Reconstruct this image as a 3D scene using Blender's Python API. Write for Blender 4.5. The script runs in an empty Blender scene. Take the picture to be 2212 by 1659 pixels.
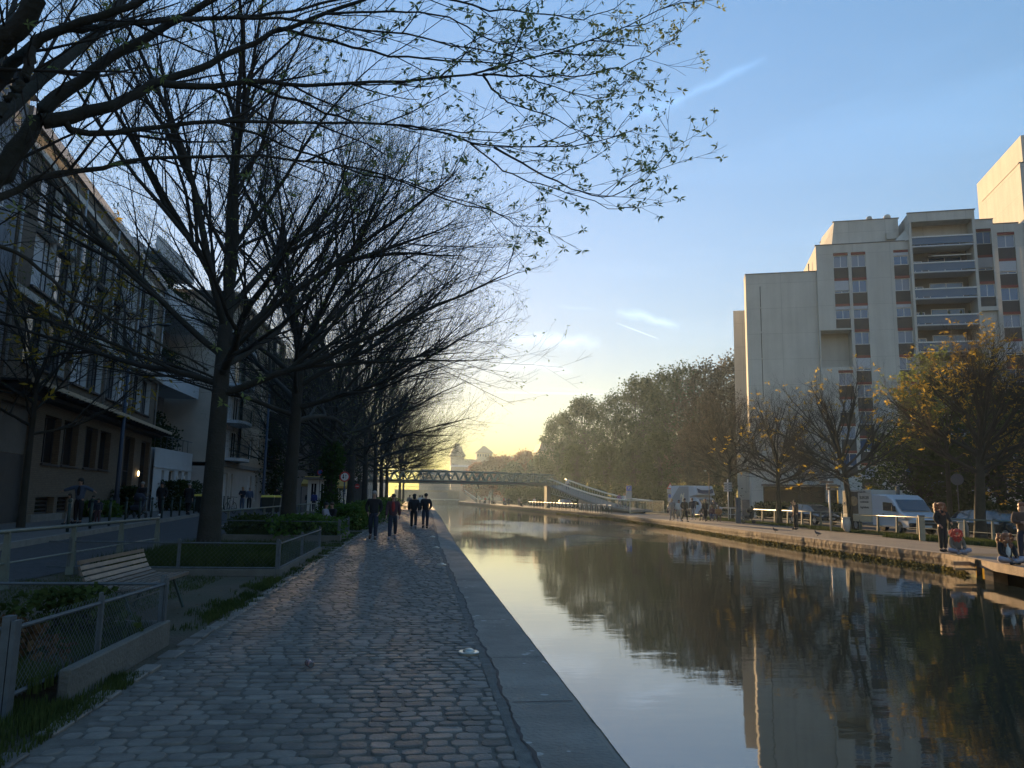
import bpy, math, random
import numpy as np
from mathutils import Matrix, Vector
R = math.radians
sc = bpy.context.scene
# ------------------------------------------------------------------ camera
CAMH = 1.6
YAW, PITCH, ROLL = R(6.67), R(8.40), R(1.0)
_f = np.array([math.sin(YAW)*math.cos(PITCH), math.cos(YAW)*math.cos(PITCH), math.sin(PITCH)])
_r0 = np.array([math.cos(YAW), -math.sin(YAW), 0.0]); _u0 = np.cross(_r0, _f)
_r = _r0*math.cos(ROLL)+_u0*math.sin(ROLL); _u = -_r0*math.sin(ROLL)+_u0*math.cos(ROLL)
CAM = np.array([0, 0, CAMH])
cd = bpy.data.cameras.new('camera'); cam = bpy.data.objects.new('camera', cd)
sc.collection.objects.link(cam); sc.camera = cam
cd.sensor_width = 36; cd.lens = 1662/2212*36; cd.clip_start = 0.05; cd.clip_end = 6000
cam.matrix_world = Matrix(((_r[0], _u[0], -_f[0], 0), (_r[1], _u[1], -_f[1], 0), (_r[2], _u[2], -_f[2], CAMH), (0, 0, 0, 1)))
def ray(px, py): return _f+_r*(px-1106)/1662+_u*(829.5-py)/1662
def G(px, py, z=0.0):
    d = ray(px, py); return CAM+d*((z-CAMH)/d[2])
def AY(px, py, Y):
    d = ray(px, py); return CAM+d*(Y/d[1])
# ------------------------------------------------------------------ sky and sun
SUN_EL, SUN_AZ = 5.4, -3.2          # azimuth in degrees from +Y towards +X
sc.view_settings.view_transform = 'Standard'; sc.view_settings.look = 'None'
sc.view_settings.exposure = 2.42; sc.view_settings.gamma = 1
w = bpy.data.worlds.new('World'); sc.world = w; w.use_nodes = True
wt = w.node_tree; wt.nodes.clear()
def wn(t, **k):
    n = wt.nodes.new(t)
    for a, b in k.items(): setattr(n, a, b)
    return n
def wm(op, a, b=None, c=None, clamp=False):
    n = wn('ShaderNodeMath', operation=op, use_clamp=clamp)
    for i, v in enumerate((a, b, c)):
        if v is None: continue
        if isinstance(v, (int, float)): n.inputs[i].default_value = v
        else: wt.links.new(v, n.inputs[i])
    return n.outputs[0]
sky = wn('ShaderNodeTexSky'); sky.sky_type = 'NISHITA'; sky.sun_disc = False
sky.sun_elevation = R(SUN_EL); sky.sun_rotation = R(SUN_AZ)
sky.air_density = 2.0; sky.dust_density = 0.2; sky.ozone_density = 5.0
tc = wn('ShaderNodeTexCoord')
def streak(p0, p1, width, gain, rough=0.0, sc_=30):
    a = ray(*p0); b = ray(*p1); a /= np.linalg.norm(a); b /= np.linalg.norm(b)
    n = np.cross(a, b); n /= np.linalg.norm(n); m = a+b; m /= np.linalg.norm(m); ch = float(a@m)
    dn = wn('ShaderNodeVectorMath', operation='DOT_PRODUCT'); wt.links.new(tc.outputs['Generated'], dn.inputs[0]); dn.inputs[1].default_value = n
    dm = wn('ShaderNodeVectorMath', operation='DOT_PRODUCT'); wt.links.new(tc.outputs['Generated'], dm.inputs[0]); dm.inputs[1].default_value = m
    nz = wn('ShaderNodeTexNoise'); nz.inputs['Scale'].default_value = sc_; nz.inputs['Detail'].default_value = 5
    wt.links.new(tc.outputs['Generated'], nz.inputs['Vector'])
    off = wm('MULTIPLY_ADD', nz.outputs[0], rough, -rough*0.5)
    d = wm('ABSOLUTE', wm('ADD', dn.outputs['Value'], off))
    s = wm('SUBTRACT', 1.0, wm('DIVIDE', d, width), clamp=True)
    al = wm('DIVIDE', wm('SUBTRACT', dm.outputs['Value'], ch), (1-ch), clamp=True)
    al = wm('MULTIPLY', wm('POWER', al, 0.6), gain)
    return wm('MULTIPLY', wm('POWER', s, 1.4), al)
st = [streak((1060, 847), (1330, 852), .0018, 1.8), streak((1330, 697), (1425, 733), .0014, 1.6),
      streak((1330, 668), (1470, 705), .008, 1.2, .02), streak((1085, 733), (1300, 738), .012, 1.2, .03),
      streak((1340, 252), (1480, 215), .014, .8, .02), streak((1440, 225), (1660, 125), .008, .8, .015),
      streak((1070, 790), (1240, 800), .010, .9, .02), streak((1200, 660), (1290, 668), .004, .3, .01), streak((1150, 838), (1400, 850), .004, .3, .006)]
def vm(op, a, b):
    n = wn('ShaderNodeVectorMath', operation=op)
    for i, v in enumerate((a, b)):
        if isinstance(v, tuple): n.inputs[i].default_value = v
        else: wt.links.new(v, n.inputs[i])
    return n.outputs[0]
comp = vm('DIVIDE', vm('MULTIPLY', sky.outputs[0], (.90, .87, .82)), vm('ADD', vm('MULTIPLY', sky.outputs[0], (.62, .50, .20)), (1., 1., 1.)))
tot = st[0]
for s_ in st[1:]: tot = wm('ADD', tot, s_)
mp = wn('ShaderNodeMapping'); mp.inputs['Scale'].default_value = (1.3, 1.3, 7)
wt.links.new(tc.outputs['Generated'], mp.inputs['Vector'])
nz = wn('ShaderNodeTexNoise'); nz.inputs['Scale'].default_value = 2.2; nz.inputs['Detail'].default_value = 7; nz.inputs['Distortion'].default_value = .6
wt.links.new(mp.outputs[0], nz.inputs['Vector'])
cir = wm('MULTIPLY', wm('SUBTRACT', nz.outputs[0], 0.52, clamp=True), 1.1)
tot = wm('ADD', tot, cir)
vs = wn('ShaderNodeVectorMath', operation='SCALE'); wt.links.new(comp, vs.inputs[0]); wt.links.new(wm('MULTIPLY_ADD', tot, 0.4, 1.0), vs.inputs['Scale'])
bg = wn('ShaderNodeBackground'); bg.inputs['Strength'].default_value = 0.15
wt.links.new(vs.outputs[0], bg.inputs['Color'])
ow = wn('ShaderNodeOutputWorld'); wt.links.new(bg.outputs[0], ow.inputs['Surface'])
sl = bpy.data.lights.new('sun', 'SUN'); sl.energy = 2.6; sl.angle = R(0.6); sl.color = (1.0, 0.64, 0.30)
so = bpy.data.objects.new('sun', sl); sc.collection.objects.link(so)
sd = Vector((math.sin(R(SUN_AZ))*math.cos(R(SUN_EL)), math.cos(R(SUN_AZ))*math.cos(R(SUN_EL)), math.sin(R(SUN_EL))))
so.rotation_euler = sd.to_track_quat('Z', 'Y').to_euler()
sc.cycles.use_denoising = True
sc.cycles.max_bounces = 6; sc.cycles.diffuse_bounces = 2; sc.cycles.glossy_bounces = 3; sc.cycles.transparent_max_bounces = 8; sc.cycles.volume_bounces = 0
sc.cycles.sample_clamp_indirect = 6
# ------------------------------------------------------------------ materials
MATS = {}
def mat(name, col, rough=.8, var=.0, vscale=4., col2=None, bump=0., bscale=30., metal=0., spec=.5, emit=None, trans=0, coat=0, island=0):
    if name in MATS: return MATS[name]
    m = bpy.data.materials.new(name); m.use_nodes = True; nt = m.node_tree; b = nt.nodes['Principled BSDF']
    b.inputs['Base Color'].default_value = (*col, 1); b.inputs['Roughness'].default_value = rough
    b.inputs['Metallic'].default_value = metal; b.inputs['Specular IOR Level'].default_value = spec
    if coat: b.inputs['Coat Weight'].default_value = coat
    if emit: b.inputs['Emission Color'].default_value = (*emit[:3], 1); b.inputs['Emission Strength'].default_value = emit[3]
    tco = nt.nodes.new('ShaderNodeTexCoord')
    if var or col2:
        n = nt.nodes.new('ShaderNodeTexNoise'); n.inputs['Scale'].default_value = vscale; n.inputs['Detail'].default_value = 6; n.inputs['Roughness'].default_value = .65
        nt.links.new(tco.outputs['Object'], n.inputs['Vector'])
        rp = nt.nodes.new('ShaderNodeValToRGB'); rp.color_ramp.elements[0].position = .36; rp.color_ramp.elements[1].position = .66
        c2 = col2 or tuple(c*(1+var) for c in col); c1 = col if col2 else tuple(c*(1-var) for c in col)
        rp.color_ramp.elements[0].color = (*c1, 1); rp.color_ramp.elements[1].color = (*c2, 1)
        nt.links.new(n.outputs[0], rp.inputs[0]); src = rp.outputs[0]
        if island:
            g = nt.nodes.new('ShaderNodeNewGeometry'); mm = nt.nodes.new('ShaderNodeMapRange'); mm.inputs['To Min'].default_value = 1-island; mm.inputs['To Max'].default_value = 1+island
            nt.links.new(g.outputs['Random Per Island'], mm.inputs['Value'])
            v = nt.nodes.new('ShaderNodeVectorMath'); v.operation = 'SCALE'; nt.links.new(src, v.inputs[0]); nt.links.new(mm.outputs[0], v.inputs['Scale']); src = v.outputs[0]
        nt.links.new(src, b.inputs['Base Color'])
    if bump:
        n = nt.nodes.new('ShaderNodeTexNoise'); n.inputs['Scale'].default_value = bscale; n.inputs['Detail'].default_value = 5
        nt.links.new(tco.outputs['Object'], n.inputs['Vector'])
        bp = nt.nodes.new('ShaderNodeBump'); bp.inputs['Strength'].default_value = bump; bp.inputs['Distance'].default_value = .05
        nt.links.new(n.outputs[0], bp.inputs['Height']); nt.links.new(bp.outputs[0], b.inputs['Normal'])
    MATS[name] = m; return m
def leafmat(name, c1, c2, tr=.45):
    if name in MATS: return MATS[name]
    m = bpy.data.materials.new(name); m.use_nodes = True; nt = m.node_tree; nt.nodes.clear()
    g = nt.nodes.new('ShaderNodeNewGeometry'); rp = nt.nodes.new('ShaderNodeValToRGB')
    rp.color_ramp.elements[0].color = (*c1, 1); rp.color_ramp.elements[1].color = (*c2, 1)
    tco = nt.nodes.new('ShaderNodeTexCoord'); nz_ = nt.nodes.new('ShaderNodeTexNoise'); nz_.inputs['Scale'].default_value = .55; nz_.inputs['Detail'].default_value = 3; nt.links.new(tco.outputs['Object'], nz_.inputs['Vector'])
    mr = nt.nodes.new('ShaderNodeMapRange'); mr.inputs['From Min'].default_value = .35; mr.inputs['From Max'].default_value = .65; nt.links.new(nz_.outputs[0], mr.inputs[0])
    mxa = nt.nodes.new('ShaderNodeMix'); mxa.inputs[0].default_value = .55; nt.links.new(g.outputs['Random Per Island'], mxa.inputs[2]); nt.links.new(mr.outputs[0], mxa.inputs[3]); nt.links.new(mxa.outputs[0], rp.inputs[0])
    d = nt.nodes.new('ShaderNodeBsdfDiffuse'); t = nt.nodes.new('ShaderNodeBsdfTranslucent'); mx = nt.nodes.new('ShaderNodeMixShader'); mx.inputs[0].default_value = tr
    o = nt.nodes.new('ShaderNodeOutputMaterial')
    nt.links.new(rp.outputs[0], d.inputs[0]); nt.links.new(rp.outputs[0], t.inputs[0]); nt.links.new(d.outputs[0], mx.inputs[1]); nt.links.new(t.outputs[0], mx.inputs[2]); nt.links.new(mx.outputs[0], o.inputs[0])
    MATS[name] = m; return m
def brickmat(name, c1, c2, mortar, w=.22, h=.075):
    m = bpy.data.materials.new(name); m.use_nodes = True; nt = m.node_tree; b = nt.nodes['Principled BSDF']; b.inputs['Roughness'].default_value = .85
    tco = nt.nodes.new('ShaderNodeTexCoord'); sx = nt.nodes.new('ShaderNodeSeparateXYZ'); cx = nt.nodes.new('ShaderNodeCombineXYZ')
    ad = nt.nodes.new('ShaderNodeMath'); ad.operation = 'ADD'
    nt.links.new(tco.outputs['Object'], sx.inputs[0]); nt.links.new(sx.outputs[0], ad.inputs[0]); nt.links.new(sx.outputs[1], ad.inputs[1]); nt.links.new(ad.outputs[0], cx.inputs[0]); nt.links.new(sx.outputs[2], cx.inputs[1])
    br = nt.nodes.new('ShaderNodeTexBrick'); br.inputs['Scale'].default_value = 1; br.inputs['Brick Width'].default_value = w; br.inputs['Row Height'].default_value = h
    br.inputs['Mortar Size'].default_value = h*.1; br.inputs['Color1'].default_value = (*c1, 1); br.inputs['Color2'].default_value = (*c2, 1); br.inputs['Mortar'].default_value = (*mortar, 1)
    nt.links.new(cx.outputs[0], br.inputs['Vector']); nt.links.new(br.outputs[0], b.inputs['Base Color'])
    MATS[name] = m; return m
# ------------------------------------------------------------------ builders
COL = sc.collection
class MB:
    def __init__(s): s.v = []; s.f = []; s.m = []; s.M = None
    def pt(s, p):
        if s.M is not None: p = s.M @ Vector(p)
        s.v.append((p[0], p[1], p[2])); return len(s.v)-1
    def face(s, pts, mi=0):
        s.f.append([s.pt(p) for p in pts]); s.m.append(mi)
    def box(s, x0, x1, y0, y1, z0, z1, mi=0):
        i = len(s.v)
        for z in (z0, z1):
            for x, y in ((x0, y0), (x1, y0), (x1, y1), (x0, y1)): s.pt((x, y, z))
        for q in ((0, 3, 2, 1), (4, 5, 6, 7), (0, 1, 5, 4), (1, 2, 6, 5), (2, 3, 7, 6), (3, 0, 4, 7)): s.f.append([i+k for k in q]); s.m.append(mi)
    def prism(s, poly, z0, z1, mi=0):      # poly in xy, extruded in z
        n = len(poly); i = len(s.v)
        for z in (z0, z1):
            for x, y in poly: s.pt((x, y, z))
        s.f.append([i+k for k in range(n)][::-1]); s.f.append([i+n+k for k in range(n)]); s.m += [mi, mi]
        for k in range(n): s.f.append([i+k, i+(k+1) % n, i+n+(k+1) % n, i+n+k]); s.m.append(mi)
    def prismx(s, poly, x0, x1, mi=0):     # poly in (y,z), extruded in x
        n = len(poly); i = len(s.v)
        for x in (x0, x1):
            for y, z in poly: s.pt((x, y, z))
        s.f.append([i+k for k in range(n)][::-1]); s.f.append([i+n+k for k in range(n)]); s.m += [mi, mi]
        for k in range(n): s.f.append([i+k, i+(k+1) % n, i+n+(k+1) % n, i+n+k]); s.m.append(mi)
    def loft(s, rings, closed=True, cap=True, mi=0):
        n = len(rings[0]); i = len(s.v)
        for r in rings:
            for p in r: s.pt(p)
        for a in range(len(rings)-1):
            for k in range(n if closed else n-1):
                s.f.append([i+a*n+k, i+a*n+(k+1) % n, i+(a+1)*n+(k+1) % n, i+(a+1)*n+k]); s.m.append(mi)
        if cap and closed:
            s.f.append([i+k for k in range(n)][::-1]); s.f.append([i+(len(rings)-1)*n+k for k in range(n)]); s.m += [mi, mi]
    def tube(s, pts, r, n=6, mi=0, cap=True):
        pts = [Vector(p) for p in pts]; rr = r if isinstance(r, (list, tuple)) else [r]*len(pts); rings = []
        for k, p in enumerate(pts):
            t = (pts[min(k+1, len(pts)-1)]-pts[max(k-1, 0)]).normalized()
            a = t.cross(Vector((0, 0, 1)) if abs(t.z) < .9 else Vector((1, 0, 0))).normalized(); b = t.cross(a)
            rings.append([p+(a*math.cos(2*math.pi*j/n)+b*math.sin(2*math.pi*j/n))*rr[k] for j in range(n)])
        s.loft(rings, True, cap, mi)
    def cyl(s, x, y, z0, z1, r, n=12, mi=0, r2=None): s.tube([(x, y, z0), (x, y, z1)], [r, r2 if r2 is not None else r], n, mi)
    def ball(s, c, rx, ry, rz, n=10, m=7, mi=0):
        rings = [[(c[0]+rx*math.sin(t)*math.cos(p), c[1]+ry*math.sin(t)*math.sin(p), c[2]-rz*math.cos(t)) for p in [2*math.pi*j/n for j in range(n)]] for t in [max(.06, min(math.pi-.06, math.pi*i/m)) for i in range(m+1)]]
        s.loft(rings, True, True, mi)
    def build(s, name, mats, parent=None, smooth=False, bevel=0, link=True):
        me = bpy.data.meshes.new(name); me.from_pydata(s.v, [], s.f)
        for m_ in (mats if isinstance(mats, (list, tuple)) else [mats]): me.materials.append(m_)
        me.polygons.foreach_set('material_index', s.m)
        if smooth: me.polygons.foreach_set('use_smooth', [True]*len(me.polygons))
        me.update()
        return mkobj(name, me, parent, bevel)
def mkobj(name, me, parent=None, bevel=0):
    o = bpy.data.objects.new(name, me); COL.objects.link(o)
    if parent is not None: o.parent = parent
    if bevel:
        b = o.modifiers.new('bevel', 'BEVEL'); b.width = bevel; b.segments = 1; b.limit_method = 'ANGLE'; b.angle_limit = R(40)
    return o
def tag(o, label=None, cat=None, group=None, kind=None):
    if label: o['label'] = label
    if cat: o['category'] = cat
    if group: o['group'] = group
    if kind: o['kind'] = kind
    return o
def thing(name, label, cat, loc=(0, 0, 0), rz=0, group=None):
    o = bpy.data.objects.new(name, None); COL.objects.link(o); o.location = loc; o.rotation_euler = (0, 0, rz); o.empty_display_size = .1
    return tag(o, label, cat, group)
def dup(root, loc, rz=0, scale=None, label=None):
    def cp(o, par):
        c = o.copy(); COL.objects.link(c); c.parent = par
        for ch in kids.get(o, []): cp(ch, c)
        return c
    kids = {}
    for o in root.children_recursive: kids.setdefault(o.parent, []).append(o)
    r = cp(root, None); r.location = loc; r.rotation_euler = (0, 0, rz)
    if scale: r.scale = (scale, scale, scale) if not isinstance(scale, tuple) else scale
    if label: r['label'] = label
    return r
def structure(name, mb, m, **k): return tag(mb.build(name, m, **k), kind='structure')
def npmesh(name, V, F, mats, mi=None, parent=None, smooth=False):
    """V (n,3); F list of (k,3|4) arrays"""
    me = bpy.data.meshes.new(name); me.vertices.add(len(V)); me.vertices.foreach_set('co', np.ascontiguousarray(V, dtype=np.float32).ravel())
    lens = np.concatenate([np.full(len(f), f.shape[1]) for f in F]); idx = np.concatenate([f.ravel() for f in F])
    me.loops.add(len(idx)); me.loops.foreach_set('vertex_index', idx.astype(np.int32))
    st_ = np.concatenate([[0], np.cumsum(lens)[:-1]]).astype(np.int32)
    me.polygons.add(len(lens)); me.polygons.foreach_set('loop_start', st_); me.polygons.foreach_set('loop_total', lens.astype(np.int32))
    for m_ in mats: me.materials.append(m_)
    if mi is not None: me.polygons.foreach_set('material_index', np.asarray(mi, dtype=np.int32))
    if smooth: me.polygons.foreach_set('use_smooth', np.ones(len(lens), dtype=bool))
    me.update(calc_edges=True); me.validate()
    return mkobj(name, me, parent)
def text(body, size, parent, loc, rot, m, name='lettering', ext=.004, align='CENTER', sx=1):
    c = bpy.data.curves.new(name, 'FONT'); c.body = body; c.size = size; c.extrude = ext; c.align_x = align; c.align_y = 'CENTER'
    o = bpy.data.objects.new(name, c); COL.objects.link(o); dg = bpy.context.evaluated_depsgraph_get()
    me = bpy.data.meshes.new_from_object(o.evaluated_get(dg)); bpy.data.objects.remove(o); me.materials.clear(); me.materials.append(m)
    o = mkobj(name, me, parent); o.location = loc; o.rotation_euler = rot; o.scale = (sx, 1, 1); return o
# ------------------------------------------------------------------ material list
random.seed(7); rng = np.random.default_rng(11)
M_stone = mat('cobble_granite', (.145, .13, .112), .65, .25, 3, bump=.25, bscale=45, island=.3, spec=.45)
M_mortar = mat('path_grit', (.12, .108, .09), .95, .25, 9, bump=.4, bscale=90)
M_coping = mat('coping_stone', (.16, .155, .14), .75, col2=(.20, .20, .185), vscale=1.4, bump=.25, bscale=60)
M_dirt = mat('verge_earth', (.085, .065, .045), .95, col2=(.055, .055, .03), vscale=.9, bump=.5, bscale=25)
M_asph = mat('asphalt', (.055, .057, .062), .9, .2, 6, bump=.3, bscale=120)
M_walk = mat('sidewalk_slabs', (.13, .125, .12), .9, .15, 2, bump=.2, bscale=60)
M_gravel = mat('quay_gravel', (.15, .13, .11), .9, col2=(.11, .10, .09), vscale=.7, bump=.3, bscale=60)
M_conc = mat('concrete', (.22, .21, .19), .9, .15, 3, bump=.25, bscale=40)
M_galv = mat('galvanised_steel', (.10, .115, .125), .65, .15, 12, metal=.4)
M_rail = mat('pale_green_paint', (.12, .145, .125), .4, .1, 8, spec=.5)
M_darkmet = mat('dark_green_iron', (.03, .05, .045), .5, metal=.3)
M_black = mat('matt_black', (.012, .012, .014), .7)
M_white = mat('white_paint', (.72, .72, .70), .4, .05, 3)
M_cream = mat('cream_render', (.58, .53, .44), .85, .06, 1.2)
M_glass = mat('window_glass', (.02, .025, .03), .04, spec=1.0)
M_glassd = mat('dark_window', (.012, .014, .018), .15, spec=.5)
M_curtain_glare = mat('curtain_and_pane_glare', (.55, .56, .58), .6, .06, 6)
M_bark = mat('plane_bark', (.040, .035, .028), .95, col2=(.022, .023, .015), vscale=2.5, bump=.6, bscale=18)
M_twig = mat('twig_bark', (.026, .022, .018), .95)
M_grass = leafmat('grass_blade', (.03, .05, .016), (.09, .11, .035), .35)
M_leafg = leafmat('young_leaf', (.09, .13, .035), (.20, .23, .07), .6)
M_leafy = leafmat('yellow_leaf', (.35, .24, .03), (.50, .38, .06), .5)
M_leafd = leafmat('dark_leaf', (.025, .04, .015), (.06, .085, .025), .35)
M_leafm = leafmat('mid_leaf', (.030, .055, .028), (.085, .11, .05), .35)
M_leafr = leafmat('copper_leaf', (.20, .06, .035), (.34, .13, .07), .4)
M_leafb = leafmat('bud_twig_leaf', (.06, .052, .04), (.13, .11, .08), .4)
M_brick = brickmat('tan_brick', (.185, .145, .10), (.145, .11, .075), (.09, .08, .065))
def profile(tab):
    ys, xs = zip(*tab)
    return lambda y: float(np.interp(y, ys, xs))
xl = profile([(-60, 1.33), (27, 1.33), (62, 1.75), (91, 1.95), (207, 2.7), (262, 3.6)])
xr = profile([(-60, 15.9), (19, 15.9), (20.3, 16.3), (24.6, 17.6), (31, 17.7), (40, 18.25), (56, 19.6), (84, 20.9), (120, 19.2), (150, 17.2), (262, 12)])
YS = [-60, -20, 0, 5, 10, 15, 19, 20.3, 22, 24.6, 27, 31, 35, 40, 48, 56, 62, 70, 84, 91, 105, 120, 135, 150, 180, 207, 235, 262]
WZ = -.55
def strip(mb, f0, f1, z0, z1, ys=YS, y0=None, y1=None):
    ys = [y for y in ys if (y0 is None or y >= y0) and (y1 is None or y <= y1)]
    for a, b in zip(ys, ys[1:]): mb.face([(f0(a), a, z0), (f1(a), a, z1), (f1(b), b, z1), (f0(b), b, z0)])
c_ = lambda v: (lambda y: v)
g = MB(); strip(g, c_(-2500), xl, -.012, -.012); strip(g, xr, c_(2500), -.012, -.012)
g.face([(-2500, 262, -.012), (2500, 262, -.012), (2500, 4000, -.012), (-2500, 4000, -.012)])
structure('ground', g, M_dirt)
# water
def water_mat():
    m = bpy.data.materials.new('canal_water'); m.use_nodes = True; nt = m.node_tree; b = nt.nodes['Principled BSDF']
    b.inputs['Base Color'].default_value = (.022, .032, .022, 1); b.inputs['Roughness'].default_value = .03; b.inputs['IOR'].default_value = 2.3
    gm = nt.nodes.new('ShaderNodeNewGeometry')
    def noise(scale, vec, det=3):
        mp_ = nt.nodes.new('ShaderNodeMapping'); mp_.inputs['Scale'].default_value = vec; nt.links.new(gm.outputs['Position'], mp_.inputs['Vector'])
        n = nt.nodes.new('ShaderNodeTexNoise'); n.inputs['Scale'].default_value = scale; n.inputs['Detail'].default_value = det; nt.links.new(mp_.outputs[0], n.inputs['Vector']); return n.outputs[0]
    def m2(op, a, b2, cl=False):
        n = nt.nodes.new('ShaderNodeMath'); n.operation = op; n.use_clamp = cl
        for i, v in enumerate((a, b2)):
            if isinstance(v, (int, float)): n.inputs[i].default_value = v
            else: nt.links.new(v, n.inputs[i])
        return n.outputs[0]
    sp = nt.nodes.new('ShaderNodeSeparateXYZ'); nt.links.new(gm.outputs['Position'], sp.inputs[0])
    calm = noise(1.0, (1.1, 2.6, 1), 4); big = noise(.35, (1, 1, 1), 2); fine = noise(5.0, (1, 1.8, 1), 3)
    dy = m2('DIVIDE', m2('SUBTRACT', sp.outputs[1], 57), 17); dx = m2('DIVIDE', m2('SUBTRACT', sp.outputs[0], 9), 9)
    rr = m2('ADD', m2('MULTIPLY', dy, dy), m2('MULTIPLY', dx, dx))
    brk = noise(.18, (1, .5, 1), 4)
    mask = m2('MULTIPLY', m2('SUBTRACT', 2.35, m2('ADD', rr, m2('MULTIPLY', brk, 3.2)), True), .75, True)
    h = m2('ADD', m2('MULTIPLY', calm, .0026), m2('MULTIPLY', big, .006))
    h = m2('ADD', h, m2('MULTIPLY', m2('MULTIPLY', fine, mask), .05))
    bp = nt.nodes.new('ShaderNodeBump'); bp.inputs['Strength'].default_value = 1; bp.inputs['Distance'].default_value = 1; nt.links.new(h, bp.inputs['Height']); nt.links.new(bp.outputs[0], b.inputs['Normal'])
    # floating scum and leaf specks
    n = noise(9.0, (1, 1, 1), 2); r2 = m2('MULTIPLY', m2('SUBTRACT', n, .70, True), 9, True)
    mx = nt.nodes.new('ShaderNodeMix'); mx.data_type = 'RGBA'; nt.links.new(r2, mx.inputs[0]); mx.inputs[6].default_value = (.022, .032, .022, 1); mx.inputs[7].default_value = (.12, .12, .09, 1); nt.links.new(mx.outputs[2], b.inputs['Base Color'])
    return m
wtr = MB(); strip(wtr, lambda y: xl(y)-.02, lambda y: xr(y)+.02, WZ, WZ); structure('water', wtr, water_mat())
# quay walls
def wallmat(name, top, low, moss):
    m = bpy.data.materials.new(name); m.use_nodes = True; nt = m.node_tree; b = nt.nodes['Principled BSDF']; b.inputs['Roughness'].default_value = .95
    gm = nt.nodes.new('ShaderNodeNewGeometry'); sp = nt.nodes.new('ShaderNodeSeparateXYZ'); nt.links.new(gm.outputs['Position'], sp.inputs[0])
    n = nt.nodes.new('ShaderNodeTexNoise'); n.inputs['Scale'].default_value = 3.5; n.inputs['Detail'].default_value = 7; nt.links.new(gm.outputs['Position'], n.inputs['Vector'])
    a = nt.nodes.new('ShaderNodeMath'); a.operation = 'MULTIPLY_ADD'; a.inputs[1].default_value = .35; a.inputs[2].default_value = 0; nt.links.new(n.outputs[0], a.inputs[0])
    s = nt.nodes.new('ShaderNodeMath'); s.operation = 'ADD'; nt.links.new(a.outputs[0], s.inputs[0]); nt.links.new(sp.outputs[2], s.inputs[1])
    mr = nt.nodes.new('ShaderNodeMapRange'); mr.inputs['From Min'].default_value = -.42; mr.inputs['From Max'].default_value = .16; nt.links.new(s.outputs[0], mr.inputs[0])
    rp = nt.nodes.new('ShaderNodeValToRGB'); e = rp.color_ramp.elements
    e[0].position = 0; e[0].color = (*moss, 1); e[1].position = 1; e[1].color = (*top, 1)
    x = e.new(.16); x.color = (*moss, 1); x = e.new(.24); x.color = (.03, .028, .02, 1); x = e.new(.5); x.color = (*low, 1)
    nt.links.new(mr.outputs[0], rp.inputs[0]); nt.links.new(rp.outputs[0], b.inputs['Base Color'])
    bp = nt.nodes.new('ShaderNodeBump'); bp.inputs['Strength'].default_value = .8; bp.inputs['Distance'].default_value = .08; nt.links.new(n.outputs[0], bp.inputs['Height']); nt.links.new(bp.outputs[0], b.inputs['Normal'])
    return m
M_qwall = wallmat('quay_wall_stone', (.22, .17, .12), (.13, .095, .065), (.10, .10, .035))
q = MB(); strip(q, xl, lambda y: xl(y)+.0, -.03, -1.4)
tag(q.build('canal_wall', M_qwall), 'low concrete retaining wall of the near cobbled bank', 'wall')
fy = sorted(set([y for y in YS if y >= 22]+list(np.arange(23, 262, 1.3))))
q = MB(); ph = [random.uniform(-.03, .03) for _ in fy]
rows = [(-.004, -.03), (-.16, -.045), (-.30, .0), (-.38, -.02), (-1.3, 0)]
for (za, oa), (zb, ob) in zip(rows, rows[1:]):
    for i in range(len(fy)-1):
        a, b = fy[i], fy[i+1]; q.face([(xr(a)+oa+ph[i]*.5, a, za), (xr(b)+oa+ph[i+1]*.5, b, za), (xr(b)+ob+ph[i+1], b, zb), (xr(a)+ob+ph[i], a, zb)])
q.face([(17.0, 22, -.004), (17.0, 22, -1.3), (xr(22), 22, -1.3), (xr(22), 22, -.004)][::-1])
tag(q.build('canal_wall', M_qwall), 'stained stone quay wall with mossy waterline on the far bank', 'wall')
# projecting deck slab at the right
d = MB(); d.prism([(xr(-20)-.0, -20), (30, -20), (30, 23.2), (17.35, 23.2), (16.35, 20.6), (15.9, 19)], -.24, .004)
dk = thing('quay_deck', 'thick concrete quay slab overhanging the dark recess on the far bank', 'quay deck')
d.build('deck_slab', mat('deck_concrete', (.20, .155, .12), .9, .3, 1.5, bump=.4, bscale=20), dk)
for y in (4, 10, 16, 21.2): d = MB(); d.box(xr(y)+.15, xr(y)+.6, y, y+.35, -1.3, -.24); d.build('pier', mat('pier_stone', (.35, .25, .15), .9, .2, 4), dk)
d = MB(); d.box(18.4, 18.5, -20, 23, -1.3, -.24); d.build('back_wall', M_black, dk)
d = MB(); d.box(16.3, 17.2, 22.3, 22.42, -.22, -.10); d.box(16.2, 17.0, 22.1, 22.2, -.34, -.28); d.build('mooring_plank', mat('old_timber', (.30, .2, .11), .8, .2, 5), dk)
# right bank surface: coping, quay path, verge, street
g = MB(); strip(g, xr, lambda y: xr(y)+.45, -.004, -.004, y0=24.6); structure('quay_coping', g, mat('far_coping', (.26, .22, .17), .85, .2, 2, bump=.3, bscale=30))
qx = profile([(-60, 21.2), (24, 21.2), (40, 23), (60, 25.0), (84, 26.3), (120, 24), (262, 18)])
g = MB(); strip(g, lambda y: xr(y)+.45, qx, -.005, -.005, y0=24.6); g.face([(15.9, -60, -.001), (21.2, -60, -.001), (21.2, -20, -.001), (15.9, -20, -.001)]); structure('quay_path', g, M_gravel)
sx0 = profile([(-60, 25.2), (24, 25.2), (45, 26.9), (60, 28.6), (75, 30), (262, 30)])
g = MB(); strip(g, sx0, lambda y: sx0(y)+6.5, -.006, -.006); g.face([(-200, 262, -.006), (200, 262, -.006), (200, 275, -.006), (-200, 275, -.006)]); structure('road', g, M_asph)
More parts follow.
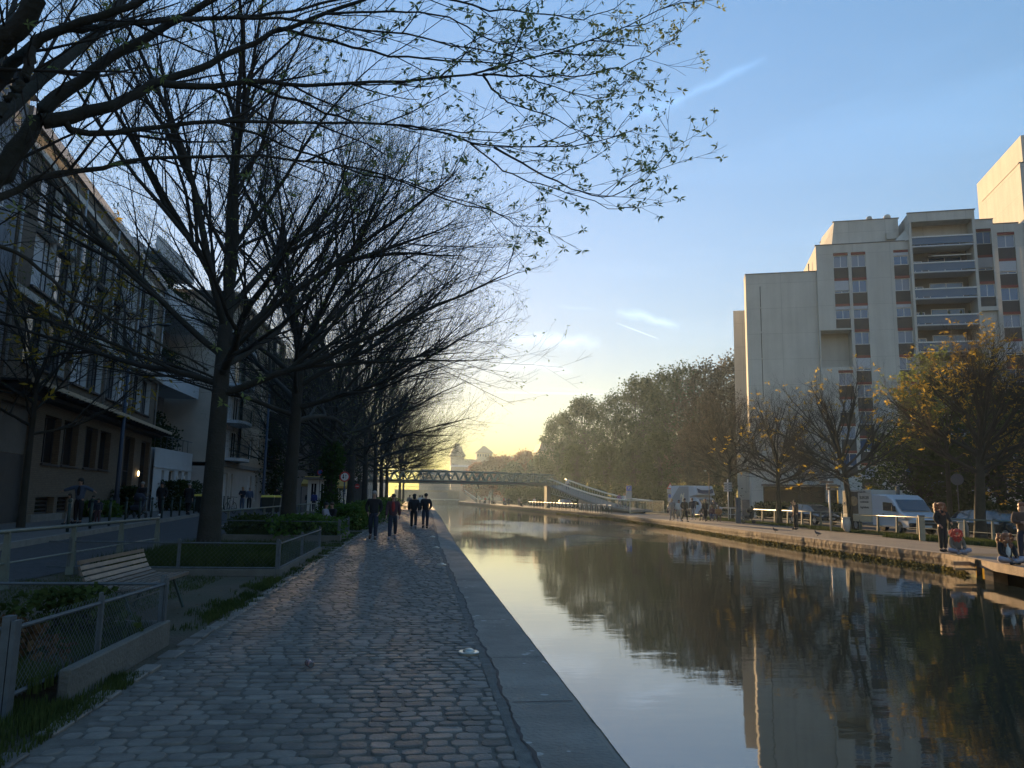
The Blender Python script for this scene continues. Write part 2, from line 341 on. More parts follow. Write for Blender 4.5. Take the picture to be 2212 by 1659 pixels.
g = MB(); strip(g, lambda y: sx0(y)+6.5, lambda y: sx0(y)+9.5, .10, .10); strip(g, lambda y: sx0(y)+6.5, lambda y: sx0(y)+6.5, -.01, .10); structure('pavement', g, M_walk)
# left bank : cobbled path as real stones
def cobbles():
    V = []; F = []; n = 0; y = 1.6
    px = [(-.5, -.5), (.5, -.5), (.5, .5), (-.5, .5)]
    xs_end = .66
    while y < 125:
        rh = random.uniform(.12, .155); x = -2.22+random.uniform(-.1, .04)
        if y > 45: rh *= 1.5
        while x < xs_end-.06:
            L = random.uniform(.14, .235)*(1.5 if y > 45 else 1); L = min(L, xs_end-x+random.uniform(-.01, .02))
            cx, cy = x+L/2, y+rh/2+random.uniform(-.008, .008); off = xl(cy)-1.33
            gap = .018; hx, hy = L/2-gap/2-random.uniform(0, .006), rh/2-gap/2-random.uniform(0, .006); h = random.uniform(.005, .012); tl = random.uniform(-.004, .004); tl2 = random.uniform(-.004, .004)
            base = n
            for k, (s, z) in enumerate(((1.0, -.03), (1.0, h*.35), (.93, h*.88), (.78, h))):
                ins = (1-s)*rh/2
                cr = .026
                for (ax, ay) in ((-1, -1), (1, -1), (1, 1), (-1, 1)):
                    X, Y = hx-ins, hy-ins; c = min(cr, X*.5, Y*.5)
                    pts = [(ax*X, ay*(Y-c)), (ax*(X-c), ay*Y)]
                    if ax*ay > 0: pts = pts[::1]
                    else: pts = pts[::-1]
                    if (ax, ay) in ((-1, -1), (1, 1)): pts = [(ax*X, ay*(Y-c)), (ax*(X-c), ay*Y)]
                    else: pts = [(ax*(X-c), ay*Y), (ax*X, ay*(Y-c))]
                    for (qx_, qy_) in pts: V.append((cx+off+qx_+random.uniform(-.003, .003), cy+qy_+random.uniform(-.003, .003), z+(tl*qx_/hx+tl2*qy_/hy if k else 0)))
            for k in range(3):
                for j in range(8): F.append((base+k*8+j, base+k*8+(j+1) % 8, base+(k+1)*8+(j+1) % 8, base+(k+1)*8+j))
            t = base+24
            F += [(t, t+1, t+2, t+3), (t, t+3, t+4, t+7), (t+4, t+5, t+6, t+7)]
            n += 32; x += L
        y += rh
    return npmesh('cobbled_path', np.array(V), [np.array(F)], [M_stone], smooth=True)
tag(cobbles(), kind='structure')
g = MB(); strip(g, lambda y: xl(y)-3.75, lambda y: xl(y)-.6, -.002, -.002); structure('path_bed', g, M_mortar)
# coping strip with ragged joint
def copemat():
    m = mat('near_coping', (.14, .13, .112), .75, col2=(.25, .235, .20), vscale=.8, bump=.6, bscale=28); nt = m.node_tree; b = nt.nodes['Principled BSDF']
    src = b.inputs['Base Color'].links[0].from_socket
    gm = nt.nodes.new('ShaderNodeNewGeometry'); n = nt.nodes.new('ShaderNodeTexVoronoi'); n.inputs['Scale'].default_value = 5; nt.links.new(gm.outputs['Position'], n.inputs['Vector'])
    n2 = nt.nodes.new('ShaderNodeTexNoise'); n2.inputs['Scale'].default_value = 1.1; nt.links.new(gm.outputs['Position'], n2.inputs['Vector'])
    a = nt.nodes.new('ShaderNodeMath'); a.operation = 'LESS_THAN'; a.inputs[1].default_value = .19; nt.links.new(n.outputs['Distance'], a.inputs[0])
    c = nt.nodes.new('ShaderNodeMath'); c.operation = 'GREATER_THAN'; c.inputs[1].default_value = .53; nt.links.new(n2.outputs[0], c.inputs[0])
    e = nt.nodes.new('ShaderNodeMath'); e.operation = 'MULTIPLY'; nt.links.new(a.outputs[0], e.inputs[0]); nt.links.new(c.outputs[0], e.inputs[1])
    e2 = nt.nodes.new('ShaderNodeMath'); e2.operation = 'MULTIPLY'; e2.inputs[1].default_value = .7; nt.links.new(e.outputs[0], e2.inputs[0])
    mx = nt.nodes.new('ShaderNodeMix'); mx.data_type = 'RGBA'; nt.links.new(e2.outputs[0], mx.inputs[0]); nt.links.new(src, mx.inputs[6]); mx.inputs[7].default_value = (.42, .42, .40, 1); nt.links.new(mx.outputs[2], b.inputs['Base Color'])
    return m
g = MB(); yy = -3.; ys = []
while yy < 262: ys.append(yy); yy += .09 if yy < 30 else (.4 if yy < 60 else 4)
jag = 0.; J = []
for y in ys: jag = jag*.82+random.uniform(-.017, .017); J.append(jag)
for i in range(len(ys)-1):
    a, b = ys[i], ys[i+1]; oa, ob = xl(a)-1.33, xl(b)-1.33
    ra, rb = [(.006 if (int(t*3.1) % 9) else -.012)*((math.sin(t*7)+1)*.5) for t in (a, b)]
    p = [(.745+J[i]+oa, a), (.745+J[i+1]+ob, b)]
    g.face([(*p[0], .006), (1.27+oa, a, .008), (1.27+ob, b, .008), (*p[1], .006)])
    g.face([(1.27+oa, a, .008), (1.335+ra+oa, a, -.02), (1.335+rb+ob, b, -.02), (1.27+ob, b, .008)])
    g.face([(1.335+ra+oa, a, -.02), (1.335+ra+oa, a, -.4), (1.335+rb+ob, b, -.4), (1.335+rb+ob, b, -.02)])
structure('coping', g, copemat())
g = MB()
for i in range(len(ys)-1):
    a, b = ys[i], ys[i+1]; oa, ob = xl(a)-1.33, xl(b)-1.33
    wa, wb = (.004+.014*abs(math.sin(t*5.3)*math.sin(t*1.9+1)) for t in (a, b)); g.face([(.745+J[i]+oa-wa, a, .0075), (.745+J[i]+oa+wa, a, .0075), (.745+J[i+1]+ob+wb, b, .0075), (.745+J[i+1]+ob-wb, b, .0075)])
structure('coping_crack', g, M_black)
g = MB()
for y in (4.1, 6.3, 8.0, 10.4, 12.2, 14.6, 16.9, 19.0, 21.5, 24, 26.4, 29, 32): g.face([(.79, y, .0095), (1.27, y+.01, .0115), (1.27, y+.022, .0115), (.79, y+.014, .0095)])
structure('coping_joints', g, M_black)
g = MB()
for i in range(len(ys)-1):
    a, b = ys[i], ys[i+1]; oa, ob = xl(a)-1.33, xl(b)-1.33
    g.face([(.655+oa, a, .004), (.735+J[i]+oa, a, .004), (.735+J[i+1]+ob, b, .004), (.655+ob, b, .004)])
structure('joint_strip', g, mat('joint_fill', (.14, .13, .115), .95, .25, 8, bump=.4, bscale=80))
# edging stones left of the path
g = MB(); y = 2.
while y < 60:
    L = random.uniform(.25, .4)
    if random.random() < .85: g.box(-2.46+random.uniform(-.02, .02), -2.30+random.uniform(-.02, .01), y+.012, y+L-.012, -.03, .012+random.uniform(0, .02))
    y += L
structure('path_edging', g, M_stone, bevel=.01)
# left street and sidewalk
fx = lambda y: -14.97-.118*(y-32.06)
kx = lambda y: fx(y)+4.0
sx1 = profile([(-60, -6.9), (22, -6.9), (30, -7.6), (60, -8), (262, -8)])
g = MB(); strip(g, kx, sx1, .2, .0, y1=150); g.face([(-300, 150, -.004), (-8, 150, -.004), (-8, 262, -.004), (-300, 262, -.004)]); structure('street', g, M_asph)
g = MB(); strip(g, lambda y: fx(y)-30, lambda y: kx(y)-.15, .345, .345, y1=150); structure('sidewalk', g, M_walk)
g = MB(); strip(g, lambda y: kx(y)-.15, kx, .35, .35, y1=150); strip(g, kx, kx, .35, .15, y1=150); structure('kerb', g, M_conc)
# ------------------------------------------------------------------ trees
UP = np.array([0, 0, 1.0])
def nrm(v): return v/(np.linalg.norm(v)+1e-9)
TAPER = .35
class Tubes:
    def __init__(s): s.g = {}
    def add(s, P, Rr, sides):
        P = np.asarray(P, float); Rr = np.asarray(Rr, float); s.g.setdefault((len(P), sides), []).append((P, Rr))
    def arrays(s):
        V = []; F = []; n = 0
        for (k, sd), L in s.g.items():
            P = np.stack([p for p, _ in L]); Q = np.stack([r for _, r in L])   # B,k,3
            T = np.gradient(P, axis=1); T /= np.linalg.norm(T, axis=2, keepdims=True)+1e-9
            ref = np.where(np.abs(T[..., 2:3]) < .9, UP, np.array([1., 0, 0])); A = np.cross(T, ref); A /= np.linalg.norm(A, axis=2, keepdims=True)+1e-9; Bn = np.cross(T, A)
            an = 2*np.pi*np.arange(sd)/sd
            X = P[:, :, None, :]+Q[:, :, None, None]*(A[:, :, None, :]*np.cos(an)[None, None, :, None]+Bn[:, :, None, :]*np.sin(an)[None, None, :, None])
            B = len(L); V.append(X.reshape(-1, 3)); base = n+np.arange(B)[:, None, None]*(k*sd); r_ = np.arange(k-1)[None, :, None]*sd; j = np.arange(sd)[None, None, :]; j2 = (j+1) % sd
            a = base+r_+j; b = base+r_+j2; c = base+r_+sd+j2; d = base+r_+sd+j
            F.append(np.stack([a, b, c, d], -1).reshape(-1, 4)); n += B*k*sd
        return (np.concatenate(V), np.concatenate(F)) if V else (np.zeros((0, 3)), np.zeros((0, 4), int))
def curve(rg, p, d, L, n, wob, up):
    pts = [np.array(p, float)]; d = nrm(np.array(d, float)); st = L/(n-1)
    for i in range(n-1):
        d = nrm(d+rg.normal(0, wob, 3)+UP*up); pts.append(pts[-1]+d*st)
    return np.array(pts)
def at(P, t):
    x = t*(len(P)-1); i = min(int(x), len(P)-2); return P[i]+(P[i+1]-P[i])*(x-i), nrm(P[i+1]-P[i])
def side_dir(rg, T, ang, upb=0.):
    a = nrm(np.cross(T, nrm(rg.normal(0, 1, 3)+UP*.01))); return nrm(T*math.cos(ang)+a*math.sin(ang)+UP*upb)
def leaf_clusters(rg, pts, k, size, mode='palm'):
    """small spiky leaflets fanned round each tip; returns V,F"""
    P = np.repeat(np.asarray(pts), k, axis=0); n = len(P)
    if n == 0: return np.zeros((0, 3)), np.zeros((0, 4), int)
    D = rg.normal(0, 1, (n, 3)); D[:, 2] = D[:, 2]*.6-.15; D /= np.linalg.norm(D, axis=1, keepdims=True)
    S = np.cross(D, rg.normal(0, 1, (n, 3))); S /= np.linalg.norm(S, axis=1, keepdims=True)
    L = size*rg.uniform(.6, 1.25, (n, 1)); W = L*(.17 if mode == 'palm' else .42)
    B = P+D*L*.08
    V = np.stack([B, B+D*L*.45+S*W, B+D*L, B+D*L*.45-S*W], 1).reshape(-1, 3)
    return V, np.arange(n*4).reshape(-1, 4)
def grow(rg, tw, P, r0, lvl, spec, tips, T0=.25):
    """spec[lvl] = (count, len0, len1, angle, npts, sides, wobble, up, rfrac)"""
    if lvl >= len(spec): return
    cnt, l0, l1, ang, npt, sd, wob, up, rf = spec[lvl]
    cnt = max(1, int(cnt*rg.uniform(.8, 1.2)))
    for i in range(cnt):
        t = T0+(1-T0)*((i+rg.uniform(0, 1))/cnt); t = min(t, .995); p, T = at(P, t)
        L = rg.uniform(l0, l1)*(1-TAPER*t); d = side_dir(rg, T, ang*rg.uniform(.7, 1.25), .12)
        C = curve(rg, p, d, L, npt, wob, up); rr = max(.0028, min(r0*(1-.7*t)*rf, .012*L**1.3+.002)); rad = np.linspace(rr, max(.0022, rr*.35), npt)
        tw.add(C, rad, sd); 
        if lvl == len(spec)-1: tips.append(C[-1]); 
        grow(rg, tw, C, rr, lvl+1, spec, tips)
def tree_meshes(seed, H=15.5, trunk_h=4.6, tr=.28, nl=13, spread=1.0, spec=None, leaf=None, lsize=.1, lk=3, lfrac=.5, low=True, twr=1.0, Lfac=1.0):
    rg = np.random.default_rng(seed); T = Tubes(); W = Tubes(); tips = []
    ctop = np.array([rg.normal(0, .15), rg.normal(0, .15), trunk_h*1.55]); n = 9
    tp = np.array([[ctop[0]*(i/n)**1.5, ctop[1]*(i/n)**1.5, ctop[2]*i/n] for i in range(n+1)]); rad = tr*(1-.38*np.linspace(0, 1, n+1)); rad[0] *= 1.18; rad[1] *= 1.08
    T.add(tp, rad, 14)
    for i in range(nl):
        f = i/(nl-1); az = i*2.399+rg.normal(0, .25)
        z = trunk_h*(.92 if low else 1.1)+(ctop[2]-trunk_h)*min(1, f*1.25); p = np.array([ctop[0]*(z/ctop[2])**1.5, ctop[1]*(z/ctop[2])**1.5, z])
        el = R(14+60*f**1.15+rg.normal(0, 4)); d = np.array([math.cos(az)*math.cos(el), math.sin(az)*math.cos(el), math.sin(el)])
        L = (8.0+2.0*rg.uniform()+1.2*f)*spread*Lfac*(H/15.5)
        C = curve(rg, p, d, L, 12, .075, -.006 if f > .5 else .022); r0 = tr*(.26+.12*rg.uniform()); rd = r0*(1-np.linspace(0, 1, 12))**.8+.010; T.add(C, rd, 7)
        for k in range(3):
            t = rg.uniform(.12, .5); q, TT = at(C, t); C2 = curve(rg, q, side_dir(rg, TT, .5, .1), L*(1-t)*.85, 9, .08, .02); T.add(C2, r0*.55*(1-np.linspace(0, 1, 9))**.8+.009, 6); grow(rg, W, C2, r0*.5, 0, spec, tips)
        grow(rg, W, C, r0, 0, spec, tips)
    V, F = T.arrays(); V2, F2 = W.arrays(); tips = np.array(tips); sel = rg.random(len(tips)) < lfrac
    V3, F3 = leaf_clusters(rg, tips[sel], lk, lsize)
    VV = np.concatenate([V2, V3]); FF = [F2, F3+len(V2)]; mi = np.concatenate([np.zeros(len(F2)), np.ones(len(F3))])
    return (V, F), (VV, FF, mi)
def make_tree(name, label, cat, meshes, loc, mats, group, rz=0):
    t = thing(name, label, cat, loc, rz, group); (V, F), (VV, FF, mi) = meshes
    npmesh('trunk', V, [F], [M_bark], None, t, True); npmesh('crown', VV, FF, mats, mi, t); return t
GR = 'plane trees in a row along the cobbled path'
SPEC = [(15, 2.0, 4.0, .62, 7, 4, .05, .035, .42), (6, .7, 1.7, .6, 5, 3, .06, .05, .6), (3, .3, .8, .6, 4, 3, .05, .06, .7)]
rowv = [tree_meshes(s, spec=SPEC, Lfac=.95, leaf=1, lsize=.085, lk=3, lfrac=.5, twr=1) for s in (21, 33, 47)]
rowt = [(-5.45, 21.4, 0, .3, 'second plane tree on the cobbled path, thick mossy trunk rising behind the wire planter fence'),
        (-4.75, 29.4, 1, 1.1, 'third plane tree, dark forked limbs, standing just left of the seated pair on a bench'),
        (-5.0, 45, 2, 2.0, 'ivy-wrapped plane tree just left of the two-arrow road sign'),
        (-5.0, 58, 0, 3.3, 'plane tree just right of the two-arrow road sign, behind the sign post'),
        (-5.0, 73, 1, 4.0, 'slim plane trunk above the bald walking man, fifth from the camera in the row')]
far_lab = ['plane trunk behind the woman in the red top, sixth in the row', 'far plane tree seventh in the row before the footbridge', 'far plane tree eighth in the row next to the footbridge end', 'far plane tree beyond the footbridge, low crown against the sunset', 'farthest plane tree of the row, glowing at the sunset gap']
for i, (y, v) in enumerate(((88, 2), (103, 0), (119, 1), (150, 2), (185, 0))): rowt.append((-4.9+(1.2 if y > 140 else 0), y, v, i*1.7+.4, far_lab[i]))
protos = {}
for (x, y, v, rz, lab) in rowt:
    if v not in protos: protos[v] = make_tree('plane_tree', lab, 'tree', rowv[v], (x, y, 0), [M_twig, M_leafg], GR, rz)
    else: dup(protos[v], (x, y, 0), rz, 1.0 if y < 40 else 1.06, label=lab)
# second, street-side file of trees seen between the trunks
for i, (x, y, s) in enumerate(((-10.6, 66, .8), (-10.8, 84, .85), (-11, 106, .9))):
    dup(protos[i], (x, y, .2), 1+i*2.2, s, ['street-side tree beyond the parked bins, left of the row of planes', 'street-side tree next to the small kiosk', 'street-side tree farthest down the left pavement'][i])['group'] = 'trees on the street side'
# ---- foreground tree, limbs traced to real depth
TAPER = .62
def fore():
    rg = np.random.default_rng(5); T = Tubes(); W = Tubes(); tips = []; t = thing('plane_tree', 'nearest plane tree, heavy dark limbs sweeping in from the left edge over the path', 'tree', (-6.1, 8.4, 0), 0, GR)
    O = np.array([-6.1, 8.4, 0]); n = 9
    T.add([[0.05*i, 0, 5.2*i/n] for i in range(n+1)], [.42, .36]+[.33-.008*i for i in range(8)], 14)
    J = np.array([.45, 0, 4.6])
    LM = [([(-60, 470), (0, 387), (39, 321), (68, 268), (98, 235), (134, 199), (167, 176), (220, 140), (259, 110), (312, 89), (351, 60), (396, 33), (446, 9), (540, -50), (650, -110)], 8.35, 8.9, .155, .03, 1),
          ([(92, 262), (140, 257), (190, 240), (247, 228), (285, 202), (330, 180), (372, 165), (430, 150), (476, 122), (535, 100), (595, 68), (660, 42), (740, 20), (830, -20)], 8.45, 9.5, .098, .022, 0),
          ([(350, 180), (400, 186), (450, 186), (535, 172), (600, 180), (658, 181), (760, 178), (856, 174), (975, 167), (1043, 158), (1094, 138), (1213, 107), (1293, 79), (1372, 52), (1463, 4), (1500, 10)], 8.8, 10.4, .055, .006, 0),
          ([(1043, 160), (1150, 165), (1273, 165), (1352, 143), (1400, 120), (1447, 91), (1468, 65)], 9.9, 10.6, .018, .004, 0),
          ([(1043, 162), (1078, 210), (1100, 222), (1194, 254), (1273, 294), (1310, 297), (1345, 290)], 9.9, 10.9, .02, .004, 0),
          ([(140, 262), (158, 288), (240, 292), (300, 277), (387, 268), (506, 262), (600, 262), (658, 264), (797, 264), (951, 278), (1015, 309), (1075, 318), (1170, 316), (1253, 313), (1310, 302), (1380, 276)], 8.5, 10.3, .05, .006, 0),
          ([(1067, 318), (1134, 357), (1233, 409), (1313, 428), (1392, 389), (1447, 325), (1458, 322)], 9.8, 10.5, .02, .004, 0),
          ([(1015, 309), (1090, 372), (1170, 400), (1262, 430), (1330, 452), (1365, 445)], 9.7, 9.9, .014, .004, 0),
          ([(-40, 450), (0, 430), (60, 396), (128, 375), (208, 366), (259, 351), (357, 339), (506, 336), (600, 339), (700, 352), (800, 372), (900, 405), (985, 440), (1060, 452)], 8.3, 9.6, .062, .008, 1),
          ([(535, 180), (658, 225), (760, 262), (877, 275), (1000, 283), (1105, 286), (1180, 262)], 9.3, 10.2, .026, .005, 0),
          ([(460, 262), (560, 290), (658, 330), (780, 375), (900, 400), (1000, 432), (1080, 462), (1120, 488), (1185, 490)], 9.0, 9.5, .022, .004, 0),
          ([(-60, 150), (0, 95), (35, 60), (70, 20), (110, -60), (150, -130)], 7.8, 7.3, .15, .08, 2),
          ([(-80, 300), (-50, 230), (0, 165), (60, 110), (100, 70), (180, 50), (260, 20), (340, -10), (450, -60)], 8.0, 8.0, .115, .03, 2),
          ([(66, 105), (62, 150), (38, 190), (-5, 250)], 7.9, 7.6, .06, .045, 0),
          ([(130, 60), (200, 62), (280, 50), (390, 45), (440, 38), (560, 35), (660, 20), (780, -10)], 8.0, 9.2, .05, .015, 0),
          ([(340, 42), (420, 42), (560, 38), (700, 48), (850, 70), (980, 96), (1100, 120), (1180, 160), (1230, 170)], 8.5, 9.6, .034, .005, 0),
          ([(600, 60), (720, 90), (840, 120), (960, 128), (1080, 140), (1200, 190), (1290, 215), (1320, 200)], 9.2, 10.3, .026, .005, 0),
          ([(700, 30), (850, 22), (980, 40), (1060, 90), (1130, 105), (1230, 112)], 9.3, 9.9, .02, .005, 0),
          ([(800, -20), (930, -10), (1060, 20), (1160, 28), (1260, 40), (1320, 22), (1380, -20)], 9.5, 10.4, .024, .005, 0),
          ([(-30, 520), (60, 560), (150, 640), (260, 700), (380, 760), (450, 800)], 8.2, 9.5, .03, .012, 1)]
    SP = [(9, .7, 1.9, .62, 7, 4, .07, .03, .5), (5, .3, .8, .65, 5, 3, .07, .07, .7)]
    for (px, y0, y1, r0, r1, j) in LM:
        k = len(px); P = np.array([AY(a, b, y0+(y1-y0)*i/(k-1)) for i, (a, b) in enumerate(px)])-O
        if j: P = np.concatenate([[J+[0, 0, .5*(j-1)]], P])
        # resample with slight kinks
        m = 22; s = np.linspace(0, len(P)-1, m); P = np.stack([np.interp(s, np.arange(len(P)), P[:, c]) for c in range(3)], 1); P[2:-1] += rg.normal(0, .012, (m-3, 3))
        r0 *= .87; ru = r0*(r1/r0)**np.linspace(0, 1, m); T.add(P, ru, 9)
        Ln = np.linalg.norm(np.diff(P, axis=0), axis=1).sum()
        sp = [(max(4, int(Ln*3.0)),)+SP[0][1:], SP[1]]
        grow(rg, W, P, r0, 0, sp, tips, .12); tips.append(P[-1])
    # further limbs that leave to the back and left, out of the traced set
    for i in range(9):
        az = R(70+i*27); el = R(rg.uniform(20, 60)); d = np.array([math.cos(az)*math.cos(el), math.sin(az)*math.cos(el), math.sin(el)])
        C = curve(rg, J, d, rg.uniform(6, 8.5), 12, .06, .01); T.add(C, .11*(1-np.linspace(0, 1, 12))**.8+.01, 7); grow(rg, W, C, .1, 0, [(14,)+SPEC[0][1:], SPEC[1]], tips)
    V, F = T.arrays(); npmesh('trunk', V, [F], [M_bark], None, t, True)
    V2, F2 = W.arrays(); tips = np.array(tips); X = tips[:, 0]+O[0]; pr = np.clip(.15+(X+3)/5.5, .12, .95); sel = rg.random(len(tips)) < pr
    V3, F3 = leaf_clusters(rg, tips[sel], 9, .085); npmesh('crown', np.concatenate([V2, V3]), [F2, F3+len(V2)], [M_twig, leafmat('pale_spring_leaf', (.15, .19, .06), (.30, .33, .13), .6)], np.concatenate([np.zeros(len(F2)), np.ones(len(F3))]), t)
fore()
TAPER = .35
# yellow-leaved street tree before the brick building
ym = tree_meshes(77, H=12.5, trunk_h=3.4, tr=.12, nl=10, spec=[(8, 1.0, 2.2, .6, 6, 3, .06, .05, .5), (5, .4, 1.0, .6, 4, 3, .06, .05, .7)], lsize=.26, lk=3, lfrac=.32, Lfac=.72)
make_tree('street_tree', 'slim tree with scattered yellow leaves in front of the tan brick building', 'tree', ym, (-13.0, 27.5, .3), [M_twig, M_leafy], 'trees on the street side')
# ---- right bank, bare crowns with a few yellow leaves
RG = 'young trees on the far quay'
rs = [(12, 1.1, 2.6, .6, 6, 3, .06, .04, .42), (7, .5, 1.2, .6, 4, 3, .06, .05, .6), (3, .2, .6, .6, 3, 3, .06, .05, .7)]
rm = [tree_meshes(s, H=9.0, trunk_h=2.6, tr=.22, nl=15, spec=rs[:2], lsize=.22, lk=5, lfrac=lf*2, Lfac=.92, low=False) for s, lf in ((101, .016), (102, .012))]
make_tree('quay_tree', 'bare tree with yellow leaf tufts, left of the lone standing person on the far quay', 'tree', rm[0], (26.3, 54.6, 0), [M_twig, M_leafy], RG)
make_tree('quay_tree', 'bare dark tree in front of the food van box', 'tree', rm[1], (26.1, 44.6, 0), [M_twig, M_leafy], RG, 1.3)
rm3 = tree_meshes(103, H=8.9, trunk_h=2.7, tr=.27, nl=14, spec=rs, lsize=.21, lk=6, lfrac=.055, Lfac=.84, low=False)
make_tree('quay_tree', 'tree full of golden-brown young leaves behind the curly-haired standing woman', 'tree', rm3, (26.0, 33.6, 0), [M_twig, leafmat('gold_leaf', (.16, .12, .03), (.55, .38, .07), .5)], RG, .5)
rm4 = tree_meshes(104, H=12, trunk_h=3.4, tr=.26, nl=15, spec=rs, lsize=.16, lk=2, lfrac=.3, Lfac=.75, low=False)
make_tree('quay_tree', 'brown budding tree right beside the white box truck', 'tree', rm4, (28.8, 69.5, 0), [M_twig, M_leafb], RG, 2.5)
t5 = tree_meshes(105, H=8, trunk_h=2.6, tr=.15, nl=9, spec=rs, lsize=.14, lk=2, lfrac=.2, Lfac=.6)
make_tree('quay_tree', 'small dark crooked tree before the apartment block entrance', 'tree', t5, (33.8, 66, 0), [M_twig, M_leafb], RG, 2.5)
t6 = tree_meshes(106, H=10, trunk_h=4.0, tr=.17, nl=10, spec=rs, lsize=.22, lk=4, lfrac=.5, Lfac=.7)
make_tree('quay_tree', 'leaning grey trunk left of the golden-leaved tree, round sign on it', 'tree', t6, (33.6, 46, 0), [M_twig, M_leafg], RG, .2)
dup([o for o in COL.objects if o.get('label', '').startswith('tree full of golden')][0], (34.5, 35.5, 0), 2.2, .92, 'golden-leaved tree cut by the right edge of the view')
# ---- leafy crowns: limbs plus leaf clumps through the volume
def mass_tree(seed, H, rad, nclump, leaves, size, z0f=.22, limbs=16, tr=.3, irregular=.35):
    rg = np.random.default_rng(seed); T = Tubes(); W = Tubes(); T.add([[0, 0, 0], [.1, 0, H*.3], [0, .1, H*.75]], [tr*1.3, tr, tr*.35], 9)
    cl = []
    ax = nrm(rg.normal(0, 1, 3)); ph = rg.uniform(0, 6, 4)
    for i in range(nclump):
        az = rg.uniform(0, 2*np.pi); v = rg.uniform(0, 1)**.8; z = z0f+(1-z0f)*v; prof = (math.sin(np.pi*min(1, (v*.86+.12)))**.65)
        bump_ = 1+irregular*.5*math.sin(3*az+ph[0])*math.sin(4*v*3+ph[1])
        rr = rad*prof*bump_*rg.uniform(.35, 1.0)**.5
        cl.append([math.cos(az)*rr, math.sin(az)*rr, H*z])
    cl = np.array(cl)
    for c in cl[::max(1, nclump//90)]:
        s = np.array([0, 0, H*rg.uniform(.2, .55)]); mid = (s+c)/2+rg.normal(0, .3, 3)+[0, 0, .3]; W.add([s, mid, c], [tr*.22, tr*.12, .02], 4)
    n = nclump*leaves; base = np.repeat(cl, leaves, 0); sc_ = rad*.095*np.repeat(rg.uniform(.6, 1.5, nclump), leaves)[:, None]
    P = base+rg.normal(0, 1, (n, 3))*sc_
    V3, F3 = leaf_clusters(rg, P, 1, size, 'leaf'); V2, F2 = W.arrays()
    return T.arrays(), (np.concatenate([V2, V3]), [F2, F3+len(V2)], np.concatenate([np.zeros(len(F2)), np.ones(len(F3))]))
WG = 'tall trees behind the far bank'
mv = [mass_tree(201, 20, 5.3, 190, 70, .36, z0f=.12, irregular=.9), mass_tree(202, 20, 5.2, 170, 76, .36, z0f=.12, irregular=.9), mass_tree(203, 20, 5.0, 230, 40, .32, z0f=.15, irregular=.9)]
wood = []
for (u_, v_, Y_, k_, m_, lab) in ((1213, 893, 185, 0, M_leafm, 'leftmost pale-green tree of the far bank wood, nearest the sunset'), (1262, 856, 168, 1, M_leafm, 'rounded tree behind the top of the footbridge ramp'), (1325, 850, 152, 2, M_leafm, 'green tree behind the middle of the footbridge ramp'),
        (1385, 812, 138, 1, M_leafm, 'dense tree behind the lower ramp'), (1435, 798, 127, 2, M_leafm, 'tree with thin pale top behind the two people on the ramp'), (1482, 786, 118, 2, M_leafm, 'dark blue-green tree above the triangular warning sign'), (1530, 783, 110, 2, M_leafb, 'tall thin-crowned brown tree above the white box truck'), (1578, 768, 112, 2, M_leafb, 'tallest bare-topped tree touching the apartment block'),
        (1245, 960, 150, 1, M_leafd, 'low dark tree under the ramp top'), (1310, 955, 135, 0, M_leafd, 'low dark tree under the middle of the ramp'), (1370, 940, 118, 1, M_leafm, 'low green tree behind the parking sign'), (1425, 930, 108, 0, M_leafd, 'low dark tree behind the ramp barrier'), (1490, 915, 98, 2, M_leafb, 'brown twiggy tree behind the box truck'), (1550, 915, 92, 2, M_leafb, 'brown twiggy tree between box truck and apartment block'), (1195, 1000, 190, 1, M_leafd, 'low dark tree by the footbridge corner')):
    p_ = AY(u_, v_, Y_); wood.append((float(p_[0]), Y_, float(p_[2])*.97, k_, m_, lab))
wp = {}
for i, (x, y, h, v, m_, lab) in enumerate(wood):
    key = (v, m_.name)
    if key not in wp:
        wp[key] = make_tree('tall_tree', lab, 'tree', mv[v], (x, y, 0), [M_twig, m_], WG, i*1.3); wp[key].scale = (h/20,)*3
    else: dup(wp[key], (x, y, 0), i*1.3, h/20, label=lab)
rv = mass_tree(301, 14, 5.5, 300, 34, .42, z0f=.16)
reds = []
for (u_, v_, Y_, k_, lab) in ((1031, 1004, 285, 0, 'leftmost small copper-red tree beside the modern block'), (1066, 991, 292, 0, 'copper-red tree right under the square tower hall'), (1090, 990, 300, 0, 'copper-red tree before the flat hall roof'), (1134, 980, 272, 0, 'large copper-red tree before the dark wood'), (1108, 1002, 262, 1, 'green tree between two copper-red trees'), (1168, 990, 235, 1, 'green tree hiding the foot of the largest copper tree')):
    p_ = AY(u_, v_, Y_); reds.append((float(p_[0]), Y_, float(p_[2]), k_, lab))
rp_ = {}
for i, (x, y, h, k, lab) in enumerate(reds):
    if k not in rp_: rp_[k] = make_tree('tall_tree', lab, 'tree', rv, (x, y, 0), [M_twig, (M_leafr, M_leafm)[k]], 'trees beyond the footbridge', i); rp_[k].scale = (h/14,)*3
    else: dup(rp_[k], (x, y, 0), i*1.9, h/14, label=lab)
# big dark evergreens behind the food van
ev = mass_tree(401, 9, 4.6, 260, 40, .26, z0f=.12)
evp = None
for i, (x, y, s, lab) in enumerate(((38, 47, 1., 'dark evergreen behind the food van cab'), (41, 41, 1.15, 'dark evergreen behind the golden-leaved tree'), (45, 36, 1.2, 'dark evergreen at the right edge of the view'), (36.5, 53, .8, 'small dark evergreen behind the food van box'))):
    if evp is None: evp = make_tree('evergreen_tree', lab, 'tree', ev, (x, y, 0), [M_twig, M_leafd], 'evergreens in front of the apartment block', i)
    else: dup(evp, (x, y, 0), i*1.5, s, label=lab)
